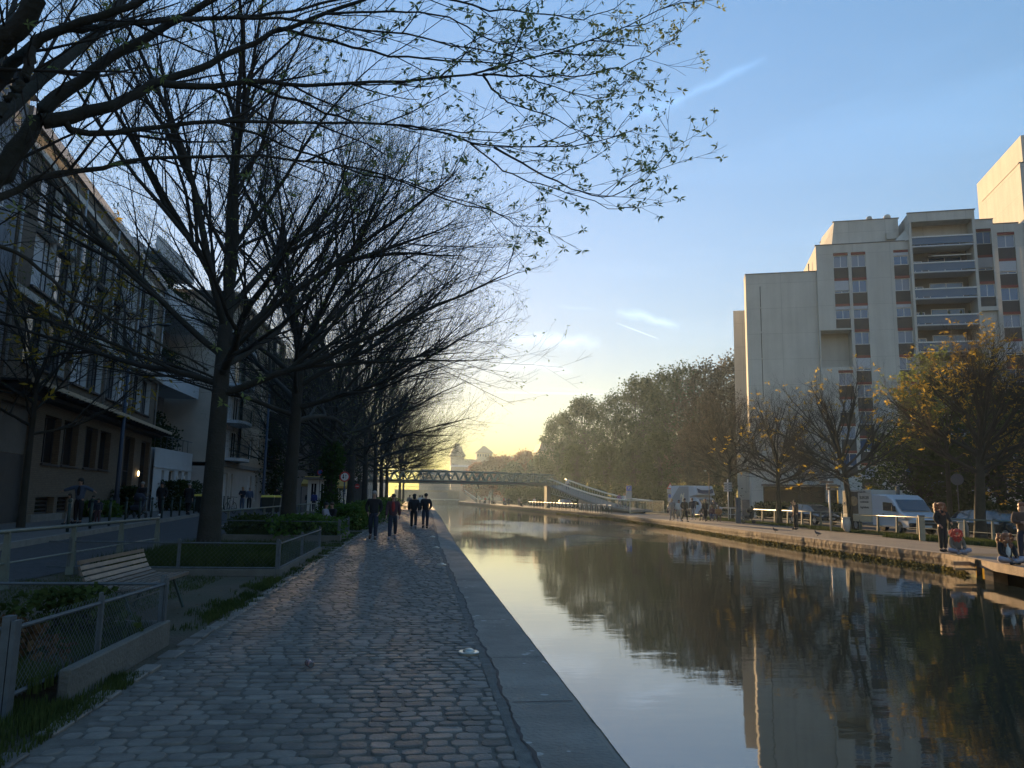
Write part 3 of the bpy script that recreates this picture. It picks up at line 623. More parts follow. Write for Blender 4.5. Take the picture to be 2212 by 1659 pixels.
# left side greenery between the houses
for i, (x, y, s, lab) in enumerate(((-16.5, 78, .95, 'dark leafy tree between the beige house and the white house'), (-15.0, 96, 1.1, 'dark leafy tree behind the kiosk'), (-14.5, 123, 1.2, 'dark leafy tree far down the left street'))): dup(evp, (x, y, .3), i*1.1+.5, s, label=lab)['group'] = 'leafy trees along the left street'
# ------------------------------------------------------------------ facade helpers
def facade(mb, x0, x1, z0, z1, holes, y=0., depth=.2, mi=0, rmi=None):
    xs = sorted({x0, x1, *[h[0] for h in holes], *[h[1] for h in holes]}); zs = sorted({z0, z1, *[h[2] for h in holes], *[h[3] for h in holes]})
    xs = [x for x in xs if x0 <= x <= x1]; zs = [z for z in zs if z0 <= z <= z1]
    for a, b in zip(xs, xs[1:]):
        for c, d in zip(zs, zs[1:]):
            mx, mz = (a+b)/2, (c+d)/2
            if any(h[0] < mx < h[1] and h[2] < mz < h[3] for h in holes): continue
            mb.face([(a, y, c), (b, y, c), (b, y, d), (a, y, d)], mi)
    mi = mi if rmi is None else rmi
    for (a, b, c, d) in holes:
        e = y+depth
        mb.face([(a, y, c), (a, e, c), (a, e, d), (a, y, d)][::-1], mi); mb.face([(b, y, c), (b, e, c), (b, e, d), (b, y, d)], mi)
        mb.face([(a, y, c), (b, y, c), (b, e, c), (a, e, c)], mi); mb.face([(a, y, d), (b, y, d), (b, e, d), (a, e, d)][::-1], mi)
def window(root, x0, x1, z0, z1, y, fm, pm, mull=(.5,), fw=.06, name='window', trans=()):
    m = MB(); t = .05
    m.box(x0, x1, y-t, y, z0, z0+fw); m.box(x0, x1, y-t, y, z1-fw, z1); m.box(x0, x0+fw, y-t, y, z0+fw, z1-fw); m.box(x1-fw, x1, y-t, y, z0+fw, z1-fw)
    for u_ in mull: xm = x0+(x1-x0)*u_; m.box(xm-fw*.5, xm+fw*.5, y-t+.004, y-.002, z0+fw, z1-fw)
    for u_ in trans: zm = z0+(z1-z0)*u_; m.box(x0+fw, x1-fw, y-t+.008, y-.006, zm-fw*.4, zm+fw*.4)
    f = m.build(name, fm, root); m = MB(); m.box(x0+.01, x1-.01, y-.018, y+.03, z0+.01, z1-.01); m.build('pane', pm, f); return f
# ------------------------------------------------------------------ left : tan brick building
bb = thing('brick_building', 'long tan brick building with dark windows and a deep canopy above the ground floor', 'building', (-14.966, 32.064, 0), R(96.73))
hol = [(-3.6, -.15, .35, 4.7), (.85, 2.85, 2.65, 4.6), (3.25, 5.3, 2.65, 4.6), (6.35, 8.35, 2.65, 4.6), (8.8, 10.75, 2.65, 4.6), (.7, 2.9, .62, 1.3), (3.3, 5.3, .62, 1.3), (13.7, 16.05, .35, 4.7), (17.75, 20.1, .35, 4.7)]
w1 = []
for p0 in (-2.05, 3.5, 9.05, 14.4): w1 += [(p0-.15, p0+2.12), (p0+2.3, p0+4.55)]
hol2 = [(a, b, 6.3, 8.45) for a, b in w1]; hol3 = [(a, b, 9.2, 11.5) for a, b in w1]+[(a, b, 11.62, 13.95) for a, b in w1]
m = MB(); facade(m, -3.9, 20.55, .2, 5.6, hol, 0, .32); facade(m, -3.9, 20.55, 5.6, 15.0, hol2+hol3, 0, .32, rmi=1)
m.face([(20.55, 0, .2), (20.55, 12, .2), (20.55, 12, 15), (20.55, 0, 15)]); m.face([(-3.9, 0, .2), (-3.9, 12, .2), (-3.9, 12, 15), (-3.9, 0, 15)][::-1])
m.face([(-3.9, 0, 15), (20.55, 0, 15), (20.55, 12, 15), (-3.9, 12, 15)])
m.build('wall', [M_brick, mat('lit_reveal', (.62, .64, .64), .4)], bb)  # upper reveals coloured pale for the light that strikes them
m = MB(); m.box(-4.0, 20.7, -.12, 12.1, 15.0, 15.4); m.build('roof_edge', mat('zinc', (.25, .26, .28), .5, metal=.4), bb)
M_wf = mat('dark_frame', (.04, .04, .045), .5); M_revl = mat('lit_reveal', (.5, .52, .52), .5)
for (a, b, c, d) in hol[1:5]: window(bb, a, b, c, d, .3, M_wf, M_glassd)
for (a, b, c, d) in hol[5:7]:
    f = window(bb, a, b, c, d, .3, M_wf, M_glassd, mull=(), trans=(.25, .5, .75))
for (a, b, c, d) in hol2+hol3: window(bb, a, b, c, d, .3, M_wf, M_curtain_glare if random.random() < .3 else M_glass, mull=(.78,))  # pale panes imitate bright reflections in the glass by colour
for (a, b, c, d) in hol[7:9]:
    f = window(bb, a, b, c, d, .3, M_wf, M_glassd, mull=(.5,), name='door', trans=(.55,)); mm = MB(); mm.box(a+.6, a+.64, .2, .25, 1.2, 1.6); mm.build('handle', M_galv, f)
m = MB(); m.box(-3.6, -.15, .28, .34, .35, 2.9); m.build('garage_door', mat('garage_steel', (.06, .065, .07), .5, .1, 3), bb)
m = MB(); m.box(-3.6, -.15, .28, .34, 2.93, 4.7); m.build('garage_panel', mat('garage_panel', (.14, .14, .135), .6, .1, 3), bb)
m = MB()
for x in list(np.arange(-3.5, 20.6, .75)): m.box(x, x+.08, -1.1, -.01, 5.2, 5.34)
m.box(-3.9, 20.9, -.98, -.002, 5.34, 5.42)
m.box(-3.9, 20.9, -.6, -.002, 5.05, 5.2)
m.build('canopy', M_black, bb); m = MB(); m.box(-3.9, 20.9, -1.12, -.98, 5.30, 5.46); m.build('canopy_fascia', mat('fascia', (.50, .42, .30), .5), bb)
for p0 in (-2.05, 3.5, 9.05, 14.4):
    for z in (6.2, 9.1): m = MB(); m.box(p0-.2, p0+4.6, -.12, .0, z, z+.08); m.build('sill', M_wf, bb)
for h in hol[1:5]: m = MB(); m.box(h[0]-.08, h[1]+.08, -.1, 0, h[2]-.08, h[2]-.005); m.build('sill', M_wf, bb)
m = MB(); m.box(-3.9, 20.5, -.14, -.002, 8.58, 8.86); m.box(14.0, 20.6, -.4, -.14, 8.62, 8.86); m.box(-3.9, 20.5, -.1, -.002, 14.1, 14.35); m.build('cornice', mat('cornice_white', (.55, .53, .48), .7), bb)
for x in (-3.85, 2.87, 8.4, 13.9, 20.5): m = MB(); m.cyl(x, -.09, 5.5, 14.9, .05, 8); m.build('downpipe', mat('pale_pipe', (.4, .42, .44), .4), bb, smooth=True)
m = MB(); m.box(-.25, 3.4, -.22, 0, .3, .62); m.build('plinth_block', M_conc, bb)
m = MB(); m.ball((17.05, -.12, 2.65), .07, .06, .17); m.build('wall_lamp', mat('lamp_glow', (1, .8, .5), .5, emit=(1, .72, .35, 1.3)), bb, smooth=True)
# grey building left of it
gb = thing('grey_building', 'blue-grey house at the left edge beside the brick building', 'building', (-14.966, 32.064, 0), R(96.73))
m = MB(); m.box(-26, -3.95, .04, 12, .2, 15.6); m.build('wall', mat('grey_render', (.30, .32, .36), .9, .06, 1), gb)
m = MB(); m.prismx([(-.3, 15.6), (12.2, 15.6), (9, 17.2), (2.2, 17.2)], -26.1, -3.92); m.build('roof', mat('slate', (.09, .095, .11), .6), gb)
for x in (-6.5, -10, -13.5):
    for z in (2, 5, 8, 11): window(gb, x, x+1.2, z, z+1.9, .04, M_white, M_glass)
# ------------------------------------------------------------------ white terraced house
wh = thing('white_house', 'low white house with set-back upper floors and planted terraces', 'building', (-17.1, 52.4, 0), R(90))
M_wr = mat('white_render', (.52, .56, .60), .85, .05, 1)
ho = [(1.6, 2.2, .35, 3.0), (3.1, 4.4, .35, 3.05), (5.2, 6.1, .35, 3.05), (6.7, 7.6, .35, 3.05)]
m = MB(); facade(m, .0, 8.4, .2, 4.45, ho, 0, .25); m.box(.0, 8.4, .26, 8, .2, 4.45); m.box(-.0, 8.4, -.05, 0, 3.14, 3.22)
m.build('wall', M_wr, wh)
m = MB(); m.box(0, 8.4, 2.4, 10, 4.46, 18.5); m.build('upper_wall', mat('terrace_wall', (.25, .25, .25), .9, .1, 1), wh)
for z0, z1, y0 in ((8.6, 9.8, -.1), (13.6, 15.0, -.1), (17.6, 18.7, .9)):
    m = MB(); m.box(0, 8.4, y0, y0+.18, z0, z1); m.box(0, 8.4, y0+.18, 2.39, z0, z0+.2); m.build('terrace', M_wr, wh)
for (a, b, c, d) in ho: window(wh, a, b, c, d, .24, M_white, M_glassd, name='door' if b-a < 1.1 else 'window')
for z in (4.6, 9.9, 14.0):
    for x in (.8, 3.4, 6.0): window(wh, x, x+1.8, z+.1, z+2.5, 2.39, M_white, M_glass)
m = MB(); m.tube([(0, .1, 5.3), (8.4, .1, 5.3)], .03)
for x in np.arange(.1, 8.4, 1.2): m.box(x, x+.04, .08, .12, 4.46, 5.3)
m.build('terrace_rail', M_galv, wh)
for x in (4.8, 6.4): m = MB(); m.ball((x, -.06, 2.6), .07, .06, .16); m.build('wall_lamp', M_white, wh, smooth=True)
# ------------------------------------------------------------------ beige apartment house with balconies
be = thing('beige_house', 'beige rendered house with rounded balconies and a dark glazed corner', 'building', (-15.0, 61.2, 0), R(90))
M_beige = mat('beige_render', (.42, .34, .25), .9, .07, .8)
hb = []; 
for z in (4.6, 7.5, 10.4, 13.3): hb += [(9.2, 10.2, z, z+1.9), (12.6, 13.6, z, z+1.9), (14.4, 15.3, z, z+1.9)]
hg = [(1, 2.6, .5, 3.1), (3.4, 4.2, .5, 3.1), (9.6, 11.4, .35, 3.1), (13.0, 14.0, .9, 3.1)]
m = MB(); facade(m, 5.6, 16.6, 3.9, 17.0, hb, 0, .2); m.build('wall', M_beige, be)
m = MB(); m.box(.2, 20.8, .3, 10, 3.9, 17.0); m.build('inner_wall', mat('plain_render', (.46, .42, .36), .9, .07, .8), be)
m = MB(); facade(m, .2, 20.6, .2, 3.6, hg, .12, .2); m.box(.2, 20.6, .33, 10, .2, 3.6); m.build('ground_floor_wall', mat('pale_stone', (.46, .44, .42), .9, .08, .8), be)
m = MB(); m.box(.0, 20.9, -.15, .6, 3.6, 3.9); m.build('string_course', M_conc, be)
for h in hb+hg: window(be, h[0], h[1], h[2], h[3], .19 if h in hb else .31, M_white, M_curtain_glare if random.random() < .6 else M_glass)
for z in (4.3, 7.2, 10.1, 13.0):
    m = MB(); pl = [(.2, .28), (.2, -.9), (1.4, -1.25), (3.4, -1.25), (4.8, -.9), (5.5, .28)]; m.prism(pl, z-.25, z-.02); b_ = m.build('balcony', M_wr, be)
    m = MB(); pl2 = pl[1:5]
    pts = []
    for (a, b) in zip(pl2, pl2[1:]):
        for t in np.linspace(0, 1, 7): pts.append((a[0]+(b[0]-a[0])*t, a[1]+(b[1]-a[1])*t))
    m.tube([(x, y+.05, z+1.0) for x, y in pts[::6]+[pts[-1]]], .03)
    for x, y in pts: m.box(x-.012, x+.012, y+.04, y+.065, z, z+1.0)
    m.build('railing', M_darkmet, b_); window(be, 1.0, 2.8, z, z+2.2, .29, M_white, M_curtain_glare); window(be, 3.2, 4.8, z, z+2.2, .29, M_white, M_glass)
m = MB(); m.box(16.7, 19.4, -.35, .29, 3.95, 16.6); m.build('glazed_bay', M_glassd, be)
m = MB()
for z in (6.7, 9.6, 12.5, 15.4): m.box(16.65, 19.45, -.42, .28, z, z+.25)
m.build('bay_bands', M_wr, be)
m = MB(); m.box(19.5, 20.8, -.55, .28, 3.95, 17.0); m.build('end_pier', mat('brown_render', (.25, .18, .13), .9), be)
m = MB(); m.box(.1, 20.9, -.3, 10, 17.0, 17.35); m.build('roof', M_conc, be)
# further houses on the left
def house(name, label, x, y, rz, L, D, H, wm_, nf, nw, roof='flat', zb=.3):
    h = thing(name, label, 'building', (x, y, 0), rz); fh = (H-.6)/nf; holes = [((i+.3)*L/nw, (i+.72)*L/nw, zb+.5+k*fh+.4, zb+.5+k*fh+fh*.78) for i in range(nw) for k in range(nf)]
    m = MB(); facade(m, 0, L, 0, H, holes, 0, .2); m.box(0, L, .21, D, 0, H-.002); m.build('wall', wm_, h)
    for a in holes: window(h, *a, .2, M_white, M_glass if random.random() < .6 else M_curtain_glare)
    m = MB()
    if roof == 'hip': m.loft([[(-.3, -.3, H), (L+.3, -.3, H), (L+.3, D+.3, H), (-.3, D+.3, H)], [(L*.2, D*.4, H+roofh), (L*.8, D*.4, H+roofh), (L*.8, D*.6, H+roofh), (L*.2, D*.6, H+roofh)]])
    else: m.box(-.2, L+.2, -.25, D+.2, H, H+.35)
    m.build('roof', MATS['slate'], h); return h
roofh = 2.5
house('white_building', 'white rendered building behind the dark trees past the beige house', -20, 96, R(70), 16, 9, 14.5, M_wr, 4, 4)
house('grey_brick_house', 'narrow grey house with bright window reveals seen between the second and third tree trunks', -12.6, 92, R(93), 22, 10, 17, mat('grey_brick', (.22, .21, .2), .9, .1, 2), 5, 5)
house('corner_house', 'pale corner house far down the left street', -12.5, 120, R(90), 25, 10, 18, M_cream, 5, 6)
house('tall_house', 'ochre house beyond the footbridge on the near bank', -14, 152, R(88), 60, 12, 15, M_beige, 5, 12)
house('long_house', 'long hazy house closing the left street beyond the bridge', -20, 225, R(82), 60, 12, 7.5, M_cream, 2, 12)
# small kiosk and cafe awning
k = thing('kiosk', 'small white kiosk with flat roof beside the railing', 'kiosk', (-9.9, 71, 0)); m = MB(); facade(m, 0, 1.9, .1, 2.9, [(.25, .8, .9, 2.6), (1.1, 1.65, .3, 2.6)], 0, .1); m.box(0, 1.9, .11, 2, .1, 2.9); m.build('wall', M_white, k)
m = MB(); m.box(-.35, 2.4, -.5, 2.3, 2.9, 3.1); m.build('roof', M_conc, k); window(k, .25, .8, .9, 2.6, .1, M_white, M_glassd); window(k, 1.1, 1.65, .3, 2.6, .1, M_white, M_glassd, name='door')
m = MB(); m.box(1.6, 1.9, 2.1, 2.3, 3.1, 7.2); m.build('building_edge', M_wr, k)  # column stands in for the white edge of a building
a = thing('awning', 'ochre cafe awning glowing behind the two-arrow sign', 'awning', (-10.4, 91, 0)); m = MB(); m.prismx([(-2.2, 2.3), (-2.2, 2.55), (0, 3.3), (0, 3.2)], 0, 2.6); m.build('canvas', mat('ochre_canvas', (.55, .36, .08), .8), a); m = MB(); m.cyl(.05, -2.1, 0, 2.3, .04); m.cyl(2.5, -2.1, 0, 2.3, .04); m.build('legs', M_galv, a)
a2 = dup(a, (-10.9, 76, 0), 0, None, 'cream awning tip right of the white kiosk')
# ------------------------------------------------------------------ right apartment block
ab = thing('apartment_block', 'stepped pale concrete apartment block with red and brown window bands', 'building', (34.67, 78.124, 0), R(-19.9))
def facademat():
    m = mat('pale_concrete', (.56, .54, .485), .9, .06, .35, bump=.1, bscale=3); nt = m.node_tree; b = nt.nodes['Principled BSDF']; src = b.inputs['Base Color'].links[0].from_socket
    tco = nt.nodes.new('ShaderNodeTexCoord'); mp_ = nt.nodes.new('ShaderNodeMapping'); mp_.inputs['Scale'].default_value = (1.6, 1.6, .10); nt.links.new(tco.outputs['Object'], mp_.inputs['Vector'])
    n = nt.nodes.new('ShaderNodeTexNoise'); n.inputs['Scale'].default_value = 1; n.inputs['Detail'].default_value = 5; nt.links.new(mp_.outputs[0], n.inputs['Vector'])
    mr = nt.nodes.new('ShaderNodeMapRange'); mr.inputs['From Min'].default_value = .35; mr.inputs['From Max'].default_value = .7; mr.inputs['To Min'].default_value = 1.03; mr.inputs['To Max'].default_value = .90; nt.links.new(n.outputs[0], mr.inputs[0])
    sx = nt.nodes.new('ShaderNodeSeparateXYZ'); cx = nt.nodes.new('ShaderNodeCombineXYZ'); nt.links.new(tco.outputs['Object'], sx.inputs[0]); nt.links.new(sx.outputs[0], cx.inputs[0]); nt.links.new(sx.outputs[2], cx.inputs[1])
    br = nt.nodes.new('ShaderNodeTexBrick'); br.offset = 0; br.inputs['Scale'].default_value = 1; br.inputs['Brick Width'].default_value = 3.65; br.inputs['Row Height'].default_value = 2.79; br.inputs['Mortar Size'].default_value = .018
    br.inputs['Color1'].default_value = (1, 1, 1, 1); br.inputs['Color2'].default_value = (.95, .95, .95, 1); br.inputs['Mortar'].default_value = (.72, .72, .72, 1); nt.links.new(cx.outputs[0], br.inputs['Vector'])
    v = nt.nodes.new('ShaderNodeVectorMath'); v.operation = 'SCALE'; nt.links.new(src, v.inputs[0]); nt.links.new(mr.outputs[0], v.inputs['Scale']); v2 = nt.nodes.new('ShaderNodeVectorMath'); v2.operation = 'MULTIPLY'; nt.links.new(v.outputs[0], v2.inputs[0]); nt.links.new(br.outputs[0], v2.inputs[1]); nt.links.new(v2.outputs[0], b.inputs['Base Color']); return m
M_ab = facademat(); M_red = mat('red_band', (.22, .055, .04), .7); M_brn = mat('brown_panel', (.065, .055, .05), .7, .08, 3)
M_wpan = mat('white_shutter', (.45, .47, .50), .6, .05, 4)
M_gl2 = mat('painted_sky_glass', (.05, .10, .20), .03, spec=1.0)  # blue base colour stands in for sky reflected in the panes
TOP = 28.04; FH = 2.79
def column(x0, x1, top, nrow, hol, skip=(), variants=None, y=0):
    zt = top; zb = top-FH*nrow+.15
    hol.append((x0, x1, zb, zt)); rs_ = random.Random(int(x0*10))
    for r in range(nrow):
        t = top-FH*r; v = (variants or {}).get(r, 0)
        m = MB(); m.box(x0, x1, y+.05, y+.2, t-.27, t-.004); m.build('red_band', M_red, ab)
        m = MB(); m.box(x0, x1, y+.10, y+.22, max(zb, t-FH+.01), t-1.62); m.build('spandrel', M_brn, ab)
        if v == 1: m = MB(); m.box(x0+.02, x1-.02, y+.06, y+.2, t-1.35, t-.28); m.build('roller_blind', M_wpan, ab); window(ab, x0, x1, t-1.61, t-1.36, y+.2, M_white, M_gl2, mull=(.5,))
        elif v == 2: m = MB(); m.box(x0+.02, x1-.02, y+.06, y+.2, t-.62, t-.28); m.build('roller_blind', M_wpan, ab); window(ab, x0, x1, t-1.61, t-.63, y+.2, M_white, M_gl2)
        else: window(ab, x0, x1, t-1.61, t-.28, y+.2, M_white, mat('blue_curtain', (.26, .30, .37), .5) if rs_.random() < .3 else M_gl2)
holA = [(1.2, 8.5, .0, 3.26)]
m = MB(); facade(m, 0, 7.3, 0, 26.2, [(1.2, 7.3, 0, 3.26), (1.46, 1.54, 22.5, 24.85), (1.46, 1.54, 19.8, 22.4), (1.46, 1.54, 16.9, 19.7), (1.46, 1.54, 12.5, 16.8)], 0, .3)
m.face([(0, 0, 0), (0, 2.6, 0), (0, 2.6, 26.2), (0, 0, 26.2)][::-1]); m.face([(0, 2.6, 0), (7.3, 5, 0), (7.3, 5, 26.2), (0, 2.6, 26.2)]); m.face([(0, 0, 26.2), (7.3, 0, 26.2), (7.3, 5, 26.2), (0, 2.6, 26.2)])
hB = [(7.6, 8.5, 0, 3.26), (7.45, 10.5, 15.7, 19.65)]
column(9.02, 10.47, TOP, 3, hB, variants={1: 1, 2: 2}, y=-.35); column(10.78, 12.22, TOP, 9, hB, variants={2: 2, 4: 1}, y=-.35); column(14.93, 16.38, TOP, 9, hB, variants={0: 2, 2: 2}, y=-.35)
column(9.02, 10.47, TOP-FH*4.55, 4, hB, variants={1: 1}, y=-.35)
facade(m, 7.3, 16.6, 0, 28.95, hB, -.35, .3); m.face([(7.3, -.35, 0), (7.3, 14, 0), (7.3, 14, 28.95), (7.3, -.35, 28.95)][::-1]); m.face([(7.3, -.35, 28.95), (16.6, -.35, 28.95), (16.6, 14, 28.95), (7.3, 14, 28.95)])
# loggia inside
m.face([(7.45, -.05, 15.7), (7.45, 1.6, 15.7), (7.45, 1.6, 19.65), (7.45, -.05, 19.65)][::-1]); m.face([(10.5, -.05, 15.7), (10.5, 1.6, 15.7), (10.5, 1.6, 19.65), (10.5, -.05, 19.65)]); m.face([(7.45, 1.6, 15.7), (10.5, 1.6, 15.7), (10.5, 1.6, 19.65), (7.45, 1.6, 19.65)]); m.face([(7.45, -.05, 15.7), (10.5, -.05, 15.7), (10.5, 1.6, 15.7), (7.45, 1.6, 15.7)]); m.face([(7.45, -.05, 19.65), (10.5, -.05, 19.65), (10.5, 1.6, 19.65), (7.45, 1.6, 19.65)][::-1])
# penthouse with slanted left side
for q in ([(9.1, 1, 28.95), (15.9, 1, 28.95), (15.9, 1, 31.95), (9.5, 1, 31.95)], [(8.2, 6, 28.95), (9.1, 1, 28.95), (9.5, 1, 31.95), (9.0, 6, 31.95)], [(9.5, 1, 31.95), (15.9, 1, 31.95), (15.9, 8, 31.95), (9.0, 8, 31.95)], [(15.9, 1, 28.95), (15.9, 8, 28.95), (15.9, 8, 31.95), (15.9, 1, 31.95)]): m.face(q)
m.face([(15.0, .2, 28.95), (16.6, -.7, 28.95), (16.6, -.7, 31.8), (16.3, .2, 30.3)])
# balcony bay D : side walls and top
m.box(16.45, 16.7, -.75, 1.6, 0, 31.8); m.box(22.45, 22.7, -.75, 1.6, 0, 31.8); m.box(16.7, 22.45, -.75, .9, 30.85, 31.8); m.box(16.7, 22.45, .9, 1.5, 30.85, 31.8)
m.box(16.45, 22.7, .9, 12, 29, 31.79)
hE = [(22.75, 24.55, 14.2, 22.3)]; column(22.87, 24.28, 29.85, 2, hE, variants={1: 1}, y=-.3); hE.pop(); column(22.87, 24.28, 29.85, 3, hE, variants={1: 1}, y=-.3)
hE = [h for h in hE if h[3] > 25]+[(22.78, 24.4, 16.4, 21.2)]
column(22.87, 24.28, 15.6, 4, hE, y=-.3); facade(m, 22.7, 24.5, 0, 30.8, [hE[0] if hE[0][3] > 25 else hE[0]]+hE[1:], -.3, .3)
m.face([(22.7, -.3, 30.8), (24.5, -.3, 30.8), (24.5, 10, 30.8), (22.7, 10, 30.8)]); m.face([(22.78, .0, 16.4), (24.4, .0, 16.4), (24.4, .0, 21.2), (22.78, .0, 21.2)])
hF = []; column(24.9, 26.5, 29.45, 9, hF, variants={1: 1, 4: 1}, y=0); facade(m, 24.5, 26.9, 0, 30.35, hF, 0, .3); m.face([(24.5, 0, 30.35), (26.9, 0, 30.35), (26.9, 10, 30.35), (24.5, 10, 30.35)])
# tall part on the right
m.box(27.45, 45, -.2, 10.4, 0, 36.7); m.box(26.9, 27.45, .05, 10, 0, 30.3); m.box(29.6, 45, 4.5, 18, 36.7, 41.8)
# rear left blocks
m.prism([(-1.0, 7.0), (3, 7.0), (3, 12), (0.4, 9.5)], 0, 23.9)
m.build('wall', M_ab, ab); m = MB(); m.face([(16.7, 1.5, 0), (22.45, 1.5, 0), (22.45, 1.5, 30.85), (16.7, 1.5, 30.85)]); m.build('loggia_back', mat('loggia_panel', (.10, .09, .085), .7), ab); m = MB(); m.box(1.3, 1.7, .31, .6, 12, 25); m.build('slot_backing', M_black, ab)  # black box added behind the slots to keep light from showing through
m = MB()
for (a, b, y, z) in ((0, 7.35, 0, 26.2), (7.25, 16.45, -.35, 28.95), (16.4, 22.75, -.75, 31.8), (22.7, 24.5, -.3, 30.8), (24.5, 26.9, 0, 30.35), (27.4, 45, -.2, 36.7), (9.4, 15.95, 1, 31.95)): m.box(a-.06, b+.06, y-.05, y+.25, z+.003, z+.09)
m.box(27.4, 27.62, -.2, 10.45, 36.703, 36.79); m.box(-.05, .15, .2, 2.6, 26.203, 26.29)
m.build('roof_coping', mat('dark_coping', (.12, .12, .12), .6), ab)
for i in range(10):
    z = 28.25-FH*i; 
    m = MB(); m.box(16.7, 22.45, -.72, 1.5, z-.16, z); b_ = m.build('balcony', M_wpan, ab)
    m = MB(); m.box(16.72, 22.43, -.70, -.67, z+.12, z+.85); m.build('glass_guard', mat('smoked_glass', (.09, .14, .21), .25, spec=.4), b_)
    m = MB(); m.box(16.7, 22.45, -.76, -.66, z+.86, z+.98); m.build('handrail', M_white, b_)
    window(ab, 16.8, 18.1, z+.3, z+1.75, 1.49, M_white, M_gl2); window(ab, 18.7, 21.9, z+.05, z+2.05, 1.49, M_white, M_gl2)
m = MB(); m.prismx([(-.5, 27.1), (-.5, 27.2), (1.4, 27.75), (1.4, 27.6)], 18.7, 22.2); m.build('awning', M_cream, ab)
m = MB()
for x in (17.2, 19.8, 20.9, 21.7): m.ball((x, -.55, 28.25-FH*3+1.2), .13, .13, .2)
m.build('flower_pots', mat('pot_plants', (.05, .06, .03), .9), ab)
m = MB(); m.box(1.2, 8.5, .4, .5, 0, 3.25); m.build('ground_glazing', M_glassd, ab)
m = MB(); m.box(1.0, 8.7, -.45, -.36, 3.27, 3.45); m.build('entrance_lintel', M_brn, ab)
for x, r in ((13.2, .32), (15.0, .38)): m = MB(); m.ball((x, 1.6, 32.3), r, r, r); m.build('vent_cowl', M_ab, ab, smooth=True)
m = MB(); m.box(14.6, 15.6, .6, .95, 29.6, 30.3); m.build('roof_cabinet', M_ab, ab)
m = MB(); m.cyl(7.0, 3, 26.2, 28.0, .06); m.build('flue', M_galv, ab)
for z in (33.8, 31.0): window(ab, 27.9, 29.6, z, z+1.4, -.205, M_white, M_gl2); m = MB(); m.box(27.9, 29.6, -.24, -.203, z+1.42, z+1.7); m.build('red_band', M_red, ab)
text('211', .5, ab, (6.4, -.02, 2.4), (R(90), 0, 0), M_brn)
ORD = 'first second third fourth fifth sixth seventh eighth ninth tenth eleventh twelfth thirteenth fourteenth fifteenth sixteenth seventeenth eighteenth nineteenth twentieth twenty-first twenty-second twenty-third'.split()
# ------------------------------------------------------------------ footbridge with curved ramp
M_br = mat('bridge_green', (.22, .27, .23), .5, .1, 4, metal=.2); M_deck = mat('bridge_deck', (.20, .19, .17), .8, .1, 2)
fb = thing('footbridge', 'green steel truss footbridge over the canal with a curved ramp down to the far bank', 'bridge', (0, 0, 0))
YB = 126.; A = np.array([21.8, 124.0, 0])
m = MB(); m.box(-9, 21.8, YB-1.4, YB+1.4, 3.86, 4.02); m.build('deck', M_deck, fb)
for sy in (-1.4, 1.4):
    m = MB(); m.tube([(-9, YB+sy, 4.0), (6, YB+sy, 4.12), (21.8, YB+sy, 4.0)], .11, 6); m.tube([(-9, YB+sy, 5.5), (6, YB+sy, 5.62), (21.8, YB+sy, 5.35)], .12, 6); m.tube([(-9, YB+sy, 3.72), (21.8, YB+sy, 3.72)], .09, 6)
    m.build('chord', M_br, fb, smooth=True)
    m = MB(); n = 22
    for i in range(n):
        a = -9+30.8*i/n; b = -9+30.8*(i+1)/n; c = (a+b)/2; m.tube([(a, YB+sy, 4.05), (c, YB+sy, 5.5)], .11, 5); m.tube([(c, YB+sy, 5.5), (b, YB+sy, 4.05)], .11, 5)
    m.build('diagonals', M_br, fb)
railp = [AY(1186, 1034, 124.6), AY(1231, 1051.8, 115), AY(1270.6, 1065.4, 106), AY(1315, 1076.6, 97.5), AY(1361, 1081.5, 89.8)]
railp = np.array(railp); t = np.linspace(0, 4, 33); near = np.stack([np.interp(t, range(5), railp[:, c]) for c in range(3)], 1)
for _ in range(3): near[1:-1] = (near[:-2]+2*near[1:-1]+near[2:])/4
Tn = np.gradient(near, axis=0); Tn[:, 2] = 0; Tn /= np.linalg.norm(Tn, axis=1, keepdims=True); side = np.stack([-Tn[:, 1], Tn[:, 0], 0*Tn[:, 0]], 1); far = near+side*2.8
dn = near-[0, 0, 1.05]; df = far-[0, 0, 1.05]
m = MB()
for i in range(32): m.loft([[dn[i], df[i], df[i]-[0, 0, .25], dn[i]-[0, 0, .25]], [dn[i+1], df[i+1], df[i+1]-[0, 0, .25], dn[i+1]-[0, 0, .25]]])
m.build('ramp_deck', M_deck, fb)
M_hr = mat('pale_handrail', (.72, .66, .5), .4)
for L_ in (near, far):
    m = MB(); m.tube(L_, .11, 6); m.build('handrail', M_hr, fb, smooth=True); m = MB()
    for i in range(33): m.tube([L_[i], L_[i]-[0, 0, 1.2]], .035, 4)
    m.build('baluster_row', M_br, fb)
m = MB()
for i in range(1, 11): a, b = near[i]-[0, 0, 1.3], near[i+1]-[0, 0, 1.3]; h = min(.9, .3+.06*(11-i)); m.tube([a-[0, 0, h], b-[0, 0, h]], .06, 5); m.tube([a, (a+b)/2-[0, 0, h], b], .035, 4)
m.build('under_truss', M_br, fb)
m = MB()
for i in range(12, 21):
    a, b, c, d = dn[i], dn[i+1], df[i+1], df[i]; e = .26
    m.face([(a[0], a[1], 0), (b[0], b[1], 0), (b[0], b[1], b[2]-e), (a[0], a[1], a[2]-e)]); m.face([(d[0], d[1], 0), (c[0], c[1], 0), (c[0], c[1], c[2]-e), (d[0], d[1], d[2]-e)])
i = 12; a, d = dn[i], df[i]; m.face([(a[0], a[1], 0), (d[0], d[1], 0), (d[0], d[1], d[2]-.26), (a[0], a[1], a[2]-.26)])
m.build('abutment', mat('warm_stone', (.34, .27, .19), .9, .15, 1), fb)
m = MB()
